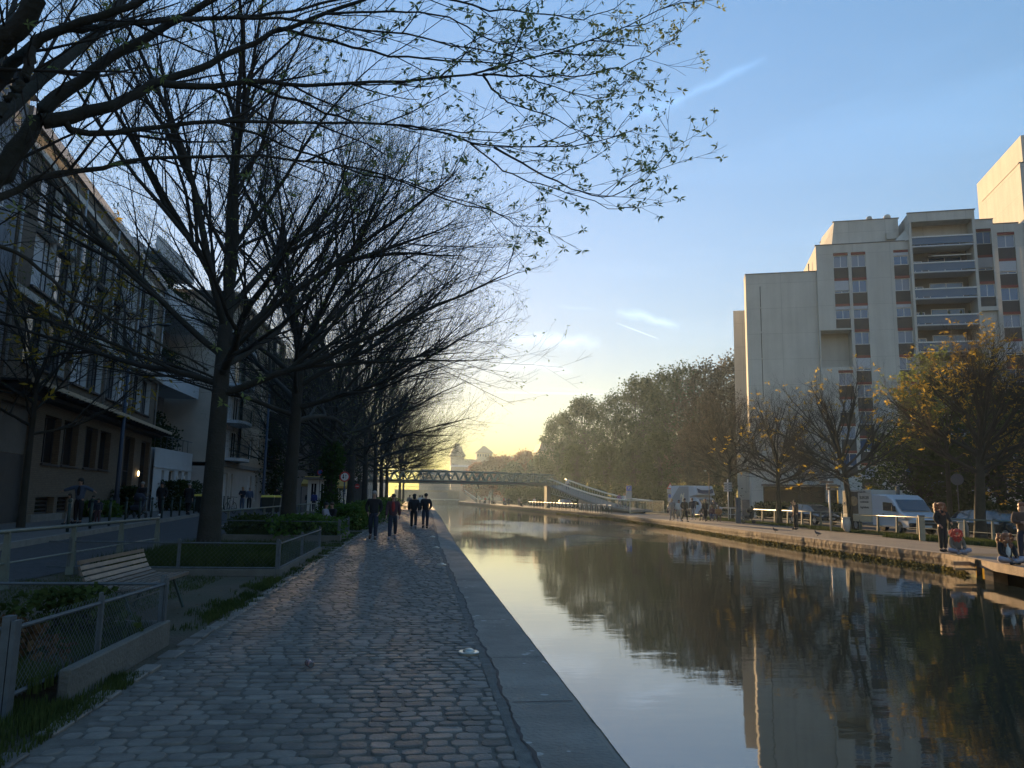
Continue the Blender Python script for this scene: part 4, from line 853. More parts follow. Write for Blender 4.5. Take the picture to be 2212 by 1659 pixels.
for i in range(20, 31):
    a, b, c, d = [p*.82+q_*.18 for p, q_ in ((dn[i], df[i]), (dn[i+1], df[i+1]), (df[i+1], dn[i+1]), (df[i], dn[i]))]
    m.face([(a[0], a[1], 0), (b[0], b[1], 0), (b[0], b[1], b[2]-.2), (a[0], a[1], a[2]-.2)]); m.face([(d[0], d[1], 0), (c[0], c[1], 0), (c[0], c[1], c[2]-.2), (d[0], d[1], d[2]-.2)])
m.build('ramp_shade_fill', mat('under_ramp_shade', (.07, .07, .06), .9), fb)  # dark fill put in for the shade of the open gap below
for a_, b_ in ((-10.5, -8.8), (20.6, 21.2)): m = MB(); m.box(a_, b_, YB-1.3, YB+1.3, 0, 3.75); m.build('pier', mat('bridge_pier', (.10, .11, .10), .8), fb)
p0, p1 = near[-1], np.array([30.4, 94.5, near[-1][2]-.08])
pw = thing('ramp_barrier', 'mesh barrier in a pale frame at the foot of the footbridge ramp', 'barrier'); m = MB()
for z in (p0[2], .1): m.tube([(p0[0], p0[1], z), (p1[0], p1[1], z)], .06, 6)
for q_ in (p0, p1): m.tube([(q_[0], q_[1], 0), (q_[0], q_[1], p0[2])], .06, 6)
m.build('frame', M_hr, pw); m = MB(); u_ = (p1-p0)[:2]/np.linalg.norm((p1-p0)[:2]); n_ = int(np.linalg.norm((p1-p0)[:2])/.09)
for i in range(n_): x, y = p0[:2]+u_*.09*(i+.5); m.box(x-.006, x+.006, y-.006, y+.006, .1, p0[2])
m.build('mesh', M_br, pw)
# far road bridge and lock
rb = thing('road_bridge', 'low flat road bridge closing the canal beyond the footbridge', 'bridge', (0, 255, 0)); m = MB(); m.box(-8, 13, 0, 6, 2.9, 3.6); m.build('deck', mat('hazy_concrete', (.42, .34, .22), .9, .1, 1), rb)
for a, b in ((-8, 2.3), (9.4, 13)): m = MB(); m.box(a, b, .3, 5.7, -.5, 2.9); m.build('abutment', MATS['hazy_concrete'], rb)
m = MB(); m.tube([(-8, 0, 4.6), (13, 0, 4.6)], .06)
for x in range(-8, 13): m.box(x, x+.06, -.03, .03, 3.6, 4.6)
m.build('railing', M_br, rb)
lg = thing('lock_gate', 'pale lock gate beam across the end of the water', 'lock gate', (0, 250, 0)); m = MB(); m.box(3.5, 12.8, 0, .4, -.6, .3); m.build('gate', MATS['hazy_concrete'], lg); m = MB(); m.box(3.5, 12.8, -.2, .6, .55, .75); m.box(8, 8.3, 0, .3, .3, .56); m.box(4, 4.3, 0, .3, .3, .56); m.box(12, 12.3, 0, .3, .3, .56); m.build('walkway', M_hr, lg)
sr = thing('stair', 'steep stair with bright handrails beside the road bridge', 'stair', (14.6, 248, 0)); m = MB()
for i in range(14): m.box(-.2+i*.28, .2+i*.28+.1, 0, 2, (13-i)*.2, (14-i)*.2)
m.build('steps', M_conc, sr); m = MB(); m.tube([(-.2, 0, 3.7), (4, 0, .9)], .08); m.tube([(-.2, 2, 3.7), (4, 2, .9)], .08); m.build('handrail', M_white, sr)
# distant buildings
def far_b(name, label, parts):
    h = thing(name, label, 'building'); 
    for nm, mb_, mt in parts: mb_.build(nm, mt, h)
    return h
M_far = mat('far_stone', (.42, .36, .27), .9, .08, .3); M_farr = mat('far_roof', (.12, .11, .10), .8)
def box_(x0, x1, y0, y1, z0, z1): m = MB(); m.box(x0, x1, y0, y1, z0, z1); return m
def hip(x0, x1, y0, y1, z0, z1, ix, iy, o=.8): m = MB(); m.loft([[(x0-o, y0-o, z0), (x1+o, y0-o, z0), (x1+o, y1+o, z0), (x0-o, y1+o, z0)], [(x0+ix, y0+iy, z1), (x1-ix, y0+iy, z1), (x1-ix, y1-iy, z1), (x0+ix, y1-iy, z1)]]); return m
def XU(u_, Y): return float(AY(u_, 1050, Y)[0])
def ZV(u_, v, Y): return float(AY(u_, v, Y)[2])
Y = 450; a, b = XU(1028, Y), XU(1062, Y); ze, za = ZV(1045, 978, Y), ZV(1045, 962, Y)
wn_ = MB(); 
for i in range(6): x = a+(b-a)*(i+.5)/6; wn_.box(x-.45, x+.45, Y-.15, Y, ze-2.3, ze-.9)
fl = MB(); fl.cyl((a+b)/2-1.2, Y+5, za, za+3.2, .12)
far_b('tower_hall', 'square tower with a steep hipped roof and flagpole on the skyline', [('wall', box_(a, b, Y, Y+10, 0, ze), M_far), ('roof', hip(a, b, Y, Y+10, ze, za, 4.1, 4.5), M_farr), ('window_row', wn_, M_glassd), ('flagpole', fl, M_farr)])
Y = 400; a, b = XU(972, Y), XU(1001, Y); ze, za = ZV(990, 985, Y), ZV(990, 957, Y)
far_b('gabled_hall', 'steep-roofed old hall on the skyline left of the square tower', [('wall', box_(a, b, Y, Y+12, 0, ze), M_far), ('roof', hip(a, b, Y, Y+12, ze, za, 2.5, 5.5), M_farr), ('turret', hip(b-2.2, b-.6, Y-1, Y+1, ze-.5, za-1, .75, .9, .1), M_farr)])
Y = 430; far_b('flat_hall', 'long low hall roof on the skyline right of the square tower', [('wall', box_(XU(1001, Y), XU(1150, Y), Y+15, Y+45, 0, ZV(1090, 991, Y)), M_far), ('roof', hip(XU(1064, Y), XU(1118, Y), Y+5, Y+25, ZV(1090, 991, Y), ZV(1090, 984, Y), 2.5, 3), M_farr)])
Y = 330; m1 = box_(XU(973, Y), XU(1008, Y), Y, Y+12, 0, ZV(990, 1005, Y)); m2 = MB(); m2.box(XU(973, Y), XU(1012, Y), Y-.4, Y, ZV(990, 1009, Y), ZV(990, 1004, Y)); m2.box(XU(974, Y), XU(1006, Y), Y-.4, Y, ZV(990, 1022, Y), ZV(990, 1018, Y))
far_b('modern_block', 'white-banded modern block below the gabled hall', [('wall', m1, M_far), ('bands', m2, M_white)])
Y = 300; far_b('hazy_house', 'hazy ochre house behind the road bridge', [('wall', box_(XU(905, Y), XU(972, Y), Y, Y+15, 0, 9.5), M_far), ('roof', hip(XU(905, Y), XU(972, Y), Y, Y+15, 9.5, 12, 1, 5), M_farr)])
Y = 262; a, b = XU(1164, Y), XU(1200, Y); far_b('mansard_house', 'dark mansard roof end peeping out left of the wood', [('wall', box_(a, b+8, Y, Y+14, 0, ZV(1170, 975, Y)), M_far), ('roof', hip(a, b+8, Y, Y+14, ZV(1170, 975, Y), ZV(1170, 955, Y), .8, .8, .2), M_farr)])
# ------------------------------------------------------------------ quay barriers with crossed tops
BG = 'crossed barriers along the far quay edge'; M_bt = mat('barrier_top', (.55, .53, .47), .4)
bq = thing('quay_barrier', 'white-topped crossed quay barrier, nearest of the row in front of the ramp', 'barrier', (0, 0, 0), 0, BG)
for x in (0, 1.35): m = MB(); m.cyl(x, 0, 0, .98, .035, 8); m.build('post', M_darkmet, bq)
m = MB(); m.tube([(.0, 0, .95), (1.35, 0, .95)], .04, 6); m.tube([(.05, 0, .93), (.675, 0, .5), (1.3, 0, .93)], .028, 5); m.build('top_frame', M_bt, bq); m = MB(); m.tube([(0, 0, .45), (1.35, 0, .45)], .02, 5); m.build('lower_bar', M_darkmet, bq)
for i in range(22):
    y = 84.2+i*2.2; x = xr(y)+.3; dx = (xr(y+1)-xr(y)); rz = math.atan2(1, dx)
    if i == 0: bq.location = (x, y, 0); bq.rotation_euler = (0, 0, rz)
    else: dup(bq, (x, y, 0), rz)['label'] = 'white-topped crossed quay barrier, %s from the near end of the row' % ORD[i]
# ------------------------------------------------------------------ railings
def railing(label, pts, h, m_, grp, taper=True, mid=(.42,), pr=.03, step=1.0):
    r = thing('railing', label, 'railing', (pts[0][0], pts[0][1], pts[0][2]), 0, grp); o = np.array(pts[0]); P_ = [np.array(p)-o for p in pts]
    m = MB(); m.tube([p+[0, 0, h] for p in P_], .035, 8); m.build('top_rail', m_, r, smooth=True)
    for k in mid: m = MB(); m.tube([p+[0, 0, h*k] for p in P_], .018, 6); m.build('mid_rail', m_, r)
    seg = np.linalg.norm(P_[-1]-P_[0]); n = max(2, int(round(seg/step)))
    for i in range(n+1):
        t_ = i/n*(len(P_)-1); j = min(int(t_), len(P_)-2); p = P_[j]+(P_[j+1]-P_[j])*(t_-j); m = MB()
        if taper: m.loft([[(p[0]+a*.075, p[1]+b*.05, p[2]) for a, b in ((-1, -1), (1, -1), (1, 1), (-1, 1))], [(p[0]+a*.035, p[1]+b*.03, p[2]+h) for a, b in ((-1, -1), (1, -1), (1, 1), (-1, 1))]])
        else: m.cyl(p[0], p[1], p[2], p[2]+h, pr, 8)
        m.build('post', m_, r)
    return r
RGp = 'pale railings between the street and the verge'
railing('nearest pale green railing at the left street edge', [(-6.5, 5.5, 0), (-6.56, 13.5, 0), (-6.6, 20.9, 0)], .92, M_rail, RGp, step=2.6, mid=(.45,))
railing('pale railing between the second and third tree trunks', [(-7.2, 28.5, 0), (-7.5, 44, 0)], .92, M_rail, RGp, step=2.6)
railing('pale railing glinting behind the seated woman', [(-7.3, 46.5, 0), (-7.35, 62, 0)], .95, M_rail, RGp, step=2.6)
railing('far pale railing glinting below the kiosk', [(-7.4, 65, 0), (-7.5, 90, 0)], .95, M_rail, RGp, step=2.6)
railing('farthest pale railing beyond the two-arrow sign', [(-7.5, 94, 0), (-7.6, 118, 0)], .95, M_rail, RGp, step=2.6)
RGr = 'pale railings on the far bank'
railing('pale railing in front of the parked estate car', [(27.0, 61, 0), (27.0, 52.5, 0), (26.3, 46, 0)], 1.0, M_rail, RGr, step=2.0)
railing('pale railing in front of the food van', [(26.2, 45.6, 0), (25.9, 38, 0), (25.2, 30, 0)], .95, M_rail, RGr, step=1.9)
railing('short white railing right of the box truck', [(28.4, 71.5, 0), (28.7, 66.5, 0)], 1.0, M_white, RGr, step=2.4, taper=False)
railing('short white railing left of the box truck tree', [(27.6, 77.0, 0), (28.1, 73.3, 0)], 1.0, M_white, RGr, step=1.8, taper=False)
# ------------------------------------------------------------------ bollards, bins, lamps on the left street
bo = thing('bollard', 'dark bollard on the left kerb, first of the row from the left edge', 'bollard', (0, 0, 0), 0, 'bollards along the left kerb'); m = MB(); m.cyl(0, 0, 0, .85, .045, 10); m.build('shaft', M_darkmet, bo, smooth=True); m = MB(); m.ball((0, 0, .93), .06, .06, .07); m.build('head', M_darkmet, bo, smooth=True)
ys_ = [25, 27.3, 29.6, 31.9, 34.2, 36.5, 38.8, 41.1, 43.4, 45.7, 48, 50.3, 52.6, 54.9, 57.2, 59.5, 61.8, 64.1, 66.4, 70, 73, 76, 80]
for i, y in enumerate(ys_):
    if i == 0: bo.location = (kx(y)-.35, y, .35)
    else: dup(bo, (kx(y)-.35, y, .35))['label'] = 'dark bollard on the left kerb, %s of the row from the left edge' % ORD[i]
M_blue = mat('night_blue_paint', (.03, .05, .09), .45)
lp = thing('street_lamp', 'tall dark blue lamp post in front of the tan brick building', 'street lamp', tuple(G(248, 1115, .35)), 0, 'lamp posts along the left pavement')
m = MB(); m.tube([(0, 0, 0), (0, 0, 1.4), (0, 0, 9.0)], [.13, .11, .07], 12); m.build('post', M_blue, lp, smooth=True); m = MB(); m.cyl(0, 0, 0, .9, .17, 12); m.build('base', M_blue, lp); m = MB(); m.tube([(0, 0, 8.9), (.5, -.3, 9.5), (1.6, -.6, 9.7)], .04); m.build('arm', M_blue, lp); m = MB(); m.ball((1.8, -.65, 9.65), .35, .16, .1); m.build('lamp_head', M_galv, lp)
dup(lp, tuple(G(566, 1103, .35)), 0, label='dark blue lamp post in front of the beige house corner')
bi = thing('wheelie_bin', 'dark wheelie bin with yellow lid left of the third tree trunk', 'bin', tuple(G(590, 1108, .35)), .3, 'yellow-lidded bins on the left pavement')
m = MB(); m.loft([[(-.3, -.27, .08), (.3, -.27, .08), (.3, .27, .08), (-.3, .27, .08)], [(-.38, -.36, 1.0), (.38, -.36, 1.0), (.38, .36, 1.0), (-.38, .36, 1.0)]]); m.build('body', mat('bin_green', (.02, .03, .028), .5), bi)
m = MB(); m.loft([[(-.42, -.40, 1.01), (.42, -.40, 1.01), (.42, .42, 1.01), (-.42, .42, 1.01)], [(-.38, -.3, 1.12), (.38, -.3, 1.12), (.38, .36, 1.14), (-.38, .36, 1.14)]]); m.build('lid', mat('yellow_plastic', (.62, .48, .05), .5), bi)
for x in (-.25, .25): m = MB(); m.tube([(x-.03, .33, .1), (x+.03, .33, .1)], .1, 10); m.build('wheel', M_black, bi)
dup(bi, tuple(G(577, 1109, .35)), .1, label='dark wheelie bin with yellow lid, left one of the pair before the beige house'); dup(bi, tuple(G(432, 1108, .35)), -.2, label='dark wheelie bin with yellow lid just left of the second tree trunk')
# ------------------------------------------------------------------ vehicles  (x forward, y left)
M_tyre = mat('tyre_rubber', (.015, .015, .016), .85); M_rim = mat('wheel_rim', (.35, .36, .38), .35, metal=.8)
def wheel(root, x, y, r, w=.2):
    s = 1 if y > 0 else -1; m = MB(); m.tube([(x, y-s*w, r), (x, y-s*w*.9, r), (x, y-s*.02, r), (x, y, r)], [r*.93, r, r, r*.93], 20); o = m.build('wheel', M_tyre, root, smooth=False)
    m = MB(); m.tube([(x, y-s*.02, r), (x, y+s*.008, r)], [r*.66, r*.6], 16); rim = m.build('rim', M_rim, o); 
    m = MB()
    for k in range(5): a = k*2*math.pi/5; m.tube([(x, y+s*.012, r), (x+math.cos(a)*r*.56, y+s*.012, r+math.sin(a)*r*.56)], .022, 4)
    m.build('spokes', M_rim, o)
def car(label, loc, rz, paint, L=4.45, W=1.8, H=1.48, kind='car'):
    c = thing(kind, label, 'car', loc, rz, 'cars parked on the far bank'); h = L/2
    st = [(-h, .45, .86, .90), (-h+.12, .28, .95, .96), (-h*.55, .22, .94, 1.0), (0, .2, .92, 1.0), (h*.45, .22, .90, 1.0), (h-.35, .25, .74, .97), (h-.05, .35, .62, .85), (h, .42, .55, .78)]
    m = MB(); rings = []
    for x, zb, zt, f in st:
        w_ = W/2*f; rings.append([(x, -w_*.92, zb), (x, w_*.92, zb), (x, w_, zb+.15), (x, w_, zt-.14), (x, w_*.93, zt), (x, w_*.3, zt+.03), (x, -w_*.3, zt+.03), (x, -w_*.93, zt), (x, -w_, zt-.14), (x, -w_, zb+.15)])
    m.loft(rings); b_ = m.build('body', paint, c, smooth=False, bevel=.02)
    gs = [(-h+.12, .93, .70, .93, .02), (-h+.45, .93, .76, 1.0, H-.1), (-h*.4, .93, .78, 1.0, H), (.15, .92, .78, 1.0, H-.02), (h*.28, .91, .76, 1.0, H-.14), (h*.6, .88, .74, 1.0, .0)]
    m = MB(); rings = []
    for x, zb, ft, fb_, zt in gs: zt = max(zt, zb+.03); rings.append([(x, -W/2*.92, zb), (x, W/2*.92, zb), (x, W/2*ft*(.92 if zt > 1 else 1.1), zt), (x, -W/2*ft*(.92 if zt > 1 else 1.1), zt)])
    m.loft(rings); m.build('windows', M_glass, c)
    m = MB(); r2 = [[(x, -W/2*ft*.93, zt+.004), (x, W/2*ft*.93, zt+.004), (x, W/2*ft*.7, zt+.035), (x, -W/2*ft*.7, zt+.035)] for x, zb, ft, fb_, zt in gs[1:5]]; m.loft(r2); m.build('roof', paint, c)
    for s in (-1, 1):
        m = MB(); yb, yt = s*W/2*.925, s*W/2*.73
        for (xa, za, xb, zb) in ((-h+.14, .93, -h+.47, H-.1), (-.28, .93, -.28, H-.01), (h*.6, .9, h*.28, H-.14), (-h*.45, .93, -h*.42, H)): m.tube([(xa, yb, za), (xb, yt, zb)], .04, 4)
        m.build('pillars', paint, c); m = MB(); m.ball((h*.42, s*(W/2+.12), .98), .1, .1, .08, 8, 5); m.build('mirror', paint, c, smooth=True)
        m = MB(); m.ball((h-.22, s*W/2*.74, .62), .17, .2, .08, 8, 5); m.build('headlight', mat('lamp_lens', (.6, .62, .65), .1), c, smooth=True)
        m = MB(); m.ball((-h+.08, s*W/2*.78, .82), .08, .14, .09, 8, 5); m.build('tail_light', mat('tail_red', (.35, .02, .02), .3), c)
        for x in (-h*.6, h*.62): wheel(c, x, s*W/2*.985, .32)
        m = MB(); m.box(-.1, .08, s*W/2*.99, s*(W/2+.015), .78, .81); m.build('door_handle', paint, c)
    m = MB(); m.box(h-.12, h+.01, -.35, .35, .38, .5); m.build('grille', M_black, c); m = MB(); m.box(h+.0, h+.03, -.26, .26, .40, .5); m.build('number_plate', M_white, c)
    return c
P_dk = mat('dark_paint', (.02, .025, .035), .25, coat=1.); P_gr = mat('green_black_paint', (.02, .03, .028), .25, coat=1.)
def place(u_, v, z=0): return tuple(float(a) for a in G(u_, v, z))
x, y, _ = place(1770, 1134); car('dark estate car with a shiny bonnet behind the standing man', (30.2, 57.0, 0), R(-82), P_dk)
car('dark low car behind the golden-leaved tree at the right edge', (27.6, 34.4, 0), R(-88), P_gr, L=4.5, H=1.4)
car('dark van-like car mostly hidden behind the group of four walkers', (27.6, 79, 0), R(-80), P_dk, L=4.3, H=1.6)
car('dark car glimpsed under the footbridge ramp', (25.5, 134, 0), R(-85), P_dk, L=4.2)
def truck_cab(root, L0, W, H, paint, hood=.95, zr=None):
    """cab from x=L0 (rear) forwards"""
    w_ = W/2; m = MB(); prof = [(L0, .35), (L0, H), (L0+.75, H), (L0+1.25, H-.25), (L0+1.85, 1.22), (L0+2.45, 1.02), (L0+2.62, .8), (L0+2.65, .35)]
    rings = []
    for s in (-1, -.93, .93, 1):
        k = 1 if abs(s) < .95 else 0
        rings.append([(x+(0 if k else (-.06 if x > L0+.5 else 0)), s*w_, z+(0 if k or z < .5 else -.05)) for x, z in prof])
    m.loft(rings); m.build('cab', paint, root)
    m = MB(); m.face([(L0+1.27, -w_*.86, H-.27), (L0+1.27, w_*.86, H-.27), (L0+1.89, w_*.9, 1.24), (L0+1.89, -w_*.9, 1.24)]); o = m.build('windscreen', mat('screen_glass', (.03, .045, .07), .05, spec=1), root); o.location = (.03, 0, .02)
    for s in (-1, 1):
        m = MB(); y_ = s*(w_+.012); m.face([(L0+.35, y_, 1.25), (L0+1.6, y_, 1.2), (L0+1.2, y_, H-.45), (L0+.35, y_, H-.4)]); d = m.build('door_window', M_glass, root)
        m = MB(); m.box(L0+.3, L0+.42, min(y_, y_+s*.02), max(y_, y_+s*.02), 1.0, 1.06); m.build('door_handle', M_black, root)
        m = MB(); m.box(L0+1.45, L0+1.55, min(y_, y_+s*.22), max(y_, y_+s*.22), 1.2, 1.5); m.build('mirror', M_black, root, bevel=.03)
        m = MB(); m.box(L0+2.35, L0+2.64, s*w_*.93-.16, s*w_*.93+.1 if s > 0 else s*w_*.93+.16, .82, 1.0); m.build('headlight', MATS['lamp_lens'], root, bevel=.03)
        wheel(root, L0+1.75, s*(w_+.02), .34, .24)
    m = MB(); m.box(L0+2.5, L0+2.74, -w_*.98, w_*.98, .32, .62); m.build('bumper', M_black, root, bevel=.04); m = MB(); m.box(L0+2.6, L0+2.68, -w_*.55, w_*.55, .66, .78); m.build('grille', M_black, root); m = MB(); m.box(L0+2.745, L0+2.76, -.26, .26, .38, .5); m.build('number_plate', M_white, root)
# box truck with luton body
bt = thing('box_truck', 'white box truck with an over-cab body and a dark blue curved front panel', 'truck', (28.0, 76.5, 0), R(-80), 'vans parked on the far bank')
M_wp = mat('truck_white', (.62, .65, .70), .3, coat=.5)
m = MB(); m.box(-3.2, .7, -1.08, 1.08, .75, 3.1); m.build('cargo_box', M_wp, bt, bevel=.03)
m = MB(); m.prismx([(-1.07, 2.05), (-1.07, 3.1), (1.07, 3.1), (1.07, 2.05)], .7, 1.3); m.loft([[(1.3, -1.07, 2.12), (1.3, 1.07, 2.12), (1.3, 1.07, 3.1), (1.3, -1.07, 3.1)], [(2.0, -1.0, 2.2), (2.0, 1.0, 2.2), (1.65, .95, 3.02), (1.65, -.95, 3.02)]]); m.build('luton_top', M_wp, bt)
m = MB(); m.face([(1.99, -.85, 2.36), (2.01, -.4, 2.3), (2.01, .4, 2.3), (1.99, .85, 2.36), (1.76, .9, 2.84), (1.83, .4, 2.66), (1.83, -.4, 2.66), (1.76, -.9, 2.84)]); o = m.build('front_panel', mat('navy_vinyl', (.02, .03, .09), .3), bt); o.location = (.02, 0, .01)
m = MB(); m.box(-3.2, .6, -.9, .9, .45, .74); m.build('chassis', M_black, bt)
truck_cab(bt, .72, 1.95, 2.0, M_wp)
for s in (-1, 1): wheel(bt, -2.0, s*1.0, .34, .24)
m = MB(); pts = [(-.2, 1.2), (.1, 1.2), (.05, 1.55), (.3, 1.9), (.15, 2.0), (.25, 2.35), (.1, 2.4), (.0, 2.1), (-.35, 2.35), (-.55, 2.2), (-.6, 1.8), (-.35, 2.1), (-.15, 1.75)]
m.face([(a-.6, -1.095, b) for a, b in pts]); m.build('side_figure', mat('pale_gold', (.75, .68, .5), .5), bt); m = MB(); m.face([(-3.15, -1.09, 1.7), (-1.4, -1.09, 3.05), (.5, -1.09, 3.05), (.5, -1.09, .8), (-1.2, -1.09, .8)]); m.build('side_graphic', mat('grey_vinyl', (.30, .31, .33), .5), bt)
# food van
fv = thing('food_van', 'white burger van with a printed side panel, chimney and dark windscreen', 'van', (27.1, 42.2, 0), R(-90), 'vans parked on the far bank')
M_fw = mat('food_van_white', (.58, .62, .68), .3, coat=.6)
m = MB(); m.box(-3.3, -.25, -1.0, 1.0, .55, 2.42); m.build('body_box', mat('food_box', (.55, .52, .46), .5, .05, 2), fv, bevel=.02)
m = MB(); m.box(-.25, .55, -.97, .97, .35, 2.15); m.build('mid_body', M_fw, fv, bevel=.04); truck_cab(fv, .5, 1.94, 2.12, M_fw)
for s in (-1, 1): wheel(fv, -2.0, s*.98, .33, .24)
m = MB(); m.box(-3.2, -1.6, -1.02, -1.004, 1.0, 2.3); m.build('poster', mat('brown_poster', (.10, .075, .055), .6, .3, 3), fv)
m = MB(); m.ball((-2.0, -1.03, 1.75), .42, .015, .3, 14, 8); m.build('burger_picture', mat('bun', (.45, .30, .15), .6, .3, 8), fv)
m = MB(); m.box(-3.22, -.3, -1.022, -1.003, .56, .92); m.build('side_flap', mat('cream_flap', (.55, .46, .30), .6, .1, 3), fv)
for t_, z, s in (('BURGER', 1.95, .26), ('GOURMAND', 1.7, .15), ('Ingrédients', 1.4, .2)): text(t_, s, fv, (-.92, -1.012, z), (R(90), 0, 0), M_black)
text('FOOD', .3, fv, (-2.9, -1.03, 1.6), (R(90), 0, 0), M_cream); text('RESTAURATION', .12, fv, (-1.2, -1.012, 2.28), (R(90), 0, 0), M_brn)
m = MB(); m.cyl(.2, .4, 2.15, 2.62, .11, 12); m.build('chimney', M_galv, fv); m = MB(); m.cyl(.2, .4, 2.66, 2.72, .24, 14); m.build('chimney_cap', M_galv, fv)
# ------------------------------------------------------------------ signs
M_rd = mat('sign_red', (.55, .03, .03), .4); M_bl = mat('sign_blue', (.04, .10, .40), .4); M_sg = mat('sign_grey', (.35, .36, .37), .5)
def disc(r0, r1, y0, y1): m = MB(); m.tube([(0, y0, 0), (0, y1, 0)], [r0, r1], 28); return m
def pole(root, h, r=.03, m_=None): m = MB(); m.cyl(0, .04, 0, h, r, 10); m.build('pole', m_ or M_galv, root, smooth=True)
s = thing('road_sign', 'round red-ringed road sign with a black down arrow and a thin up arrow', 'road sign', (-5.28, 55.9, 0)); pole(s, 3.2, .045, M_blue)
o = disc(.36, .36, -.02, .0).build('plate', M_rd, s); o.location = (0, 0, 2.86); o = disc(.27, .27, -.03, -.021).build('face', M_white, s); o.location = (0, 0, 2.86)
m = MB(); m.box(-.12, -.06, -.045, -.031, -.03, .16); m.face([(-.17, -.046, -.02), (-.01, -.046, -.02), (-.09, -.046, -.17)][::-1]); o = m.build('down_arrow', M_black, s); o.location = (0, 0, 2.86)
m = MB(); m.box(.075, .095, -.045, -.031, -.15, .08); m.face([(.04, -.046, .07), (.13, -.046, .07), (.085, -.046, .16)]); o = m.build('up_arrow', M_black, s); o.location = (0, 0, 2.86)
s = thing('road_sign', 'small dark round no-parking sign above the kiosk', 'road sign', (-8.6, 68.8, 0)); pole(s, 3.7); o = disc(.26, .26, -.02, 0).build('plate', M_rd, s); o.location = (0, 0, 3.5); o = disc(.19, .19, -.03, -.021).build('face', M_bl, s); o.location = (0, 0, 3.5)
s = thing('road_sign', 'small red no-entry sign right of the two-arrow sign', 'road sign', (-7.2, 92, 0)); pole(s, 2.9); o = disc(.27, .27, -.02, 0).build('plate', M_rd, s); o.location = (0, 0, 2.6); m = MB(); m.box(-.19, .19, -.04, -.021, 2.56, 2.64); m.build('bar', M_white, s)
s = thing('parking_sign', 'blue square sign over a poster panel beside the ramp foot', 'sign', (24.9, 90.6, 0), R(-12)); pole(s, 3.3); m = MB(); m.box(-.32, .32, -.03, 0, 2.65, 3.25); m.build('blue_plate', M_bl, s); m = MB(); m.box(-.34, .34, -.03, 0, 1.7, 2.6); m.build('poster_panel', M_sg, s); text('P', .4, s, (0, -.04, 2.95), (R(90), 0, 0), M_white)
s = thing('warning_sign', 'triangular sign over white and blue plates left of the box truck', 'sign', (29.0, 87.6, 0), R(-16)); pole(s, 3.6, .045)
m = MB(); m.face([(-.38, -.02, 2.95), (.38, -.02, 2.95), (0, -.02, 3.6)]); m.build('triangle', M_rd, s); m = MB(); m.face([(-.27, -.03, 3.02), (.27, -.03, 3.02), (0, -.03, 3.47)]); m.build('triangle_face', M_white, s)
m = MB(); m.box(-.36, .36, -.03, 0, 2.4, 2.9); m.build('white_plate', M_sg, s); m = MB(); m.box(-.3, .3, -.03, 0, 1.45, 2.35); m.build('lower_plate', M_sg, s); m = MB(); m.box(-.2, .2, -.045, -.031, 1.9, 2.3); m.build('blue_plate', M_bl, s)
x, y, _ = place(1574, 1125); s = thing('direction_sign', 'stack of four pale direction boards on a white post right of the box truck', 'sign', (x, y, 0), R(-20)); pole(s, 3.45, .045, M_white)
for i in range(4): m = MB(); m.box(-.33, .33, -.03, 0, 2.42+i*.2, 2.58+i*.2); m.build('board', M_sg, s)
x, y, _ = place(1795, 1147); s = thing('direction_sign', 'brown finger boards on a bright post left of the food van', 'sign', (x, y, 0), R(-20)); pole(s, 3.0, .045, M_white)
for z, a, b in ((2.75, -.5, .25), (2.55, -.15, .45), (2.35, -.15, .5)): m = MB(); m.box(a, b, -.03, 0, z, z+.15); m.build('board', mat('brown_board', (.22, .15, .10), .6), s)
text('211', .12, s, (.2, -.035, 2.42), (R(90), 0, 0), M_white)
s = thing('road_sign', 'large grey round sign back among the trees right of the food van', 'road sign', (33.2, 44.6, 0), R(-30)); pole(s, 3.6); o = disc(.36, .36, -.02, 0).build('plate', mat('dim_sign', (.12, .12, .125), .6), s); o.location = (0, 0, 3.2)
x, y, _ = place(1993, 1168); s = thing('wooden_post', 'thick squared timber post in front of the food van bonnet', 'post', (x, y, 0), R(-30)); m = MB(); m.box(-.12, .12, -.12, .12, 0, 1.08); m.build('shaft', mat('lit_timber', (.38, .30, .2), .8, .15, 5), s, bevel=.01); m = MB(); m.box(-.14, .14, -.14, .14, 1.082, 1.13); m.build('cap', M_galv, s)
x, y, _ = place(1595, 1130); s = thing('notice_board', 'dark upright notice board with a ring top beside the bench people', 'sign', (x, y, 0), R(-22)); m = MB(); m.box(-.2, .2, 0, .12, 0, 1.9); m.build('panel', mat('grey_blue_panel', (.07, .09, .12), .6), s); m = MB(); m.box(.3, .85, .1, .2, .3, 1.75); m.build('poster', mat('brown_grey_poster', (.22, .18, .16), .7, .2, 5), s); m = MB(); m.tube([(-.12, .06, 1.9), (-.12, .06, 2.2), (.12, .06, 2.2), (.12, .06, 1.9)], .03); m.build('ring', M_cream, s)
s = thing('street_lamp', 'thin brown lamp pole left of the four-board direction sign', 'street lamp', (27.9, 72.5, 0)); m = MB(); m.tube([(0, 0, 0), (0, 0, 4.2), (-.3, 0, 4.5)], .045); m.build('post', mat('rust_paint', (.18, .12, .08), .7), s); m = MB(); m.ball((-.35, 0, 4.5), .14, .1, .07); m.build('lamp_head', M_white, s)
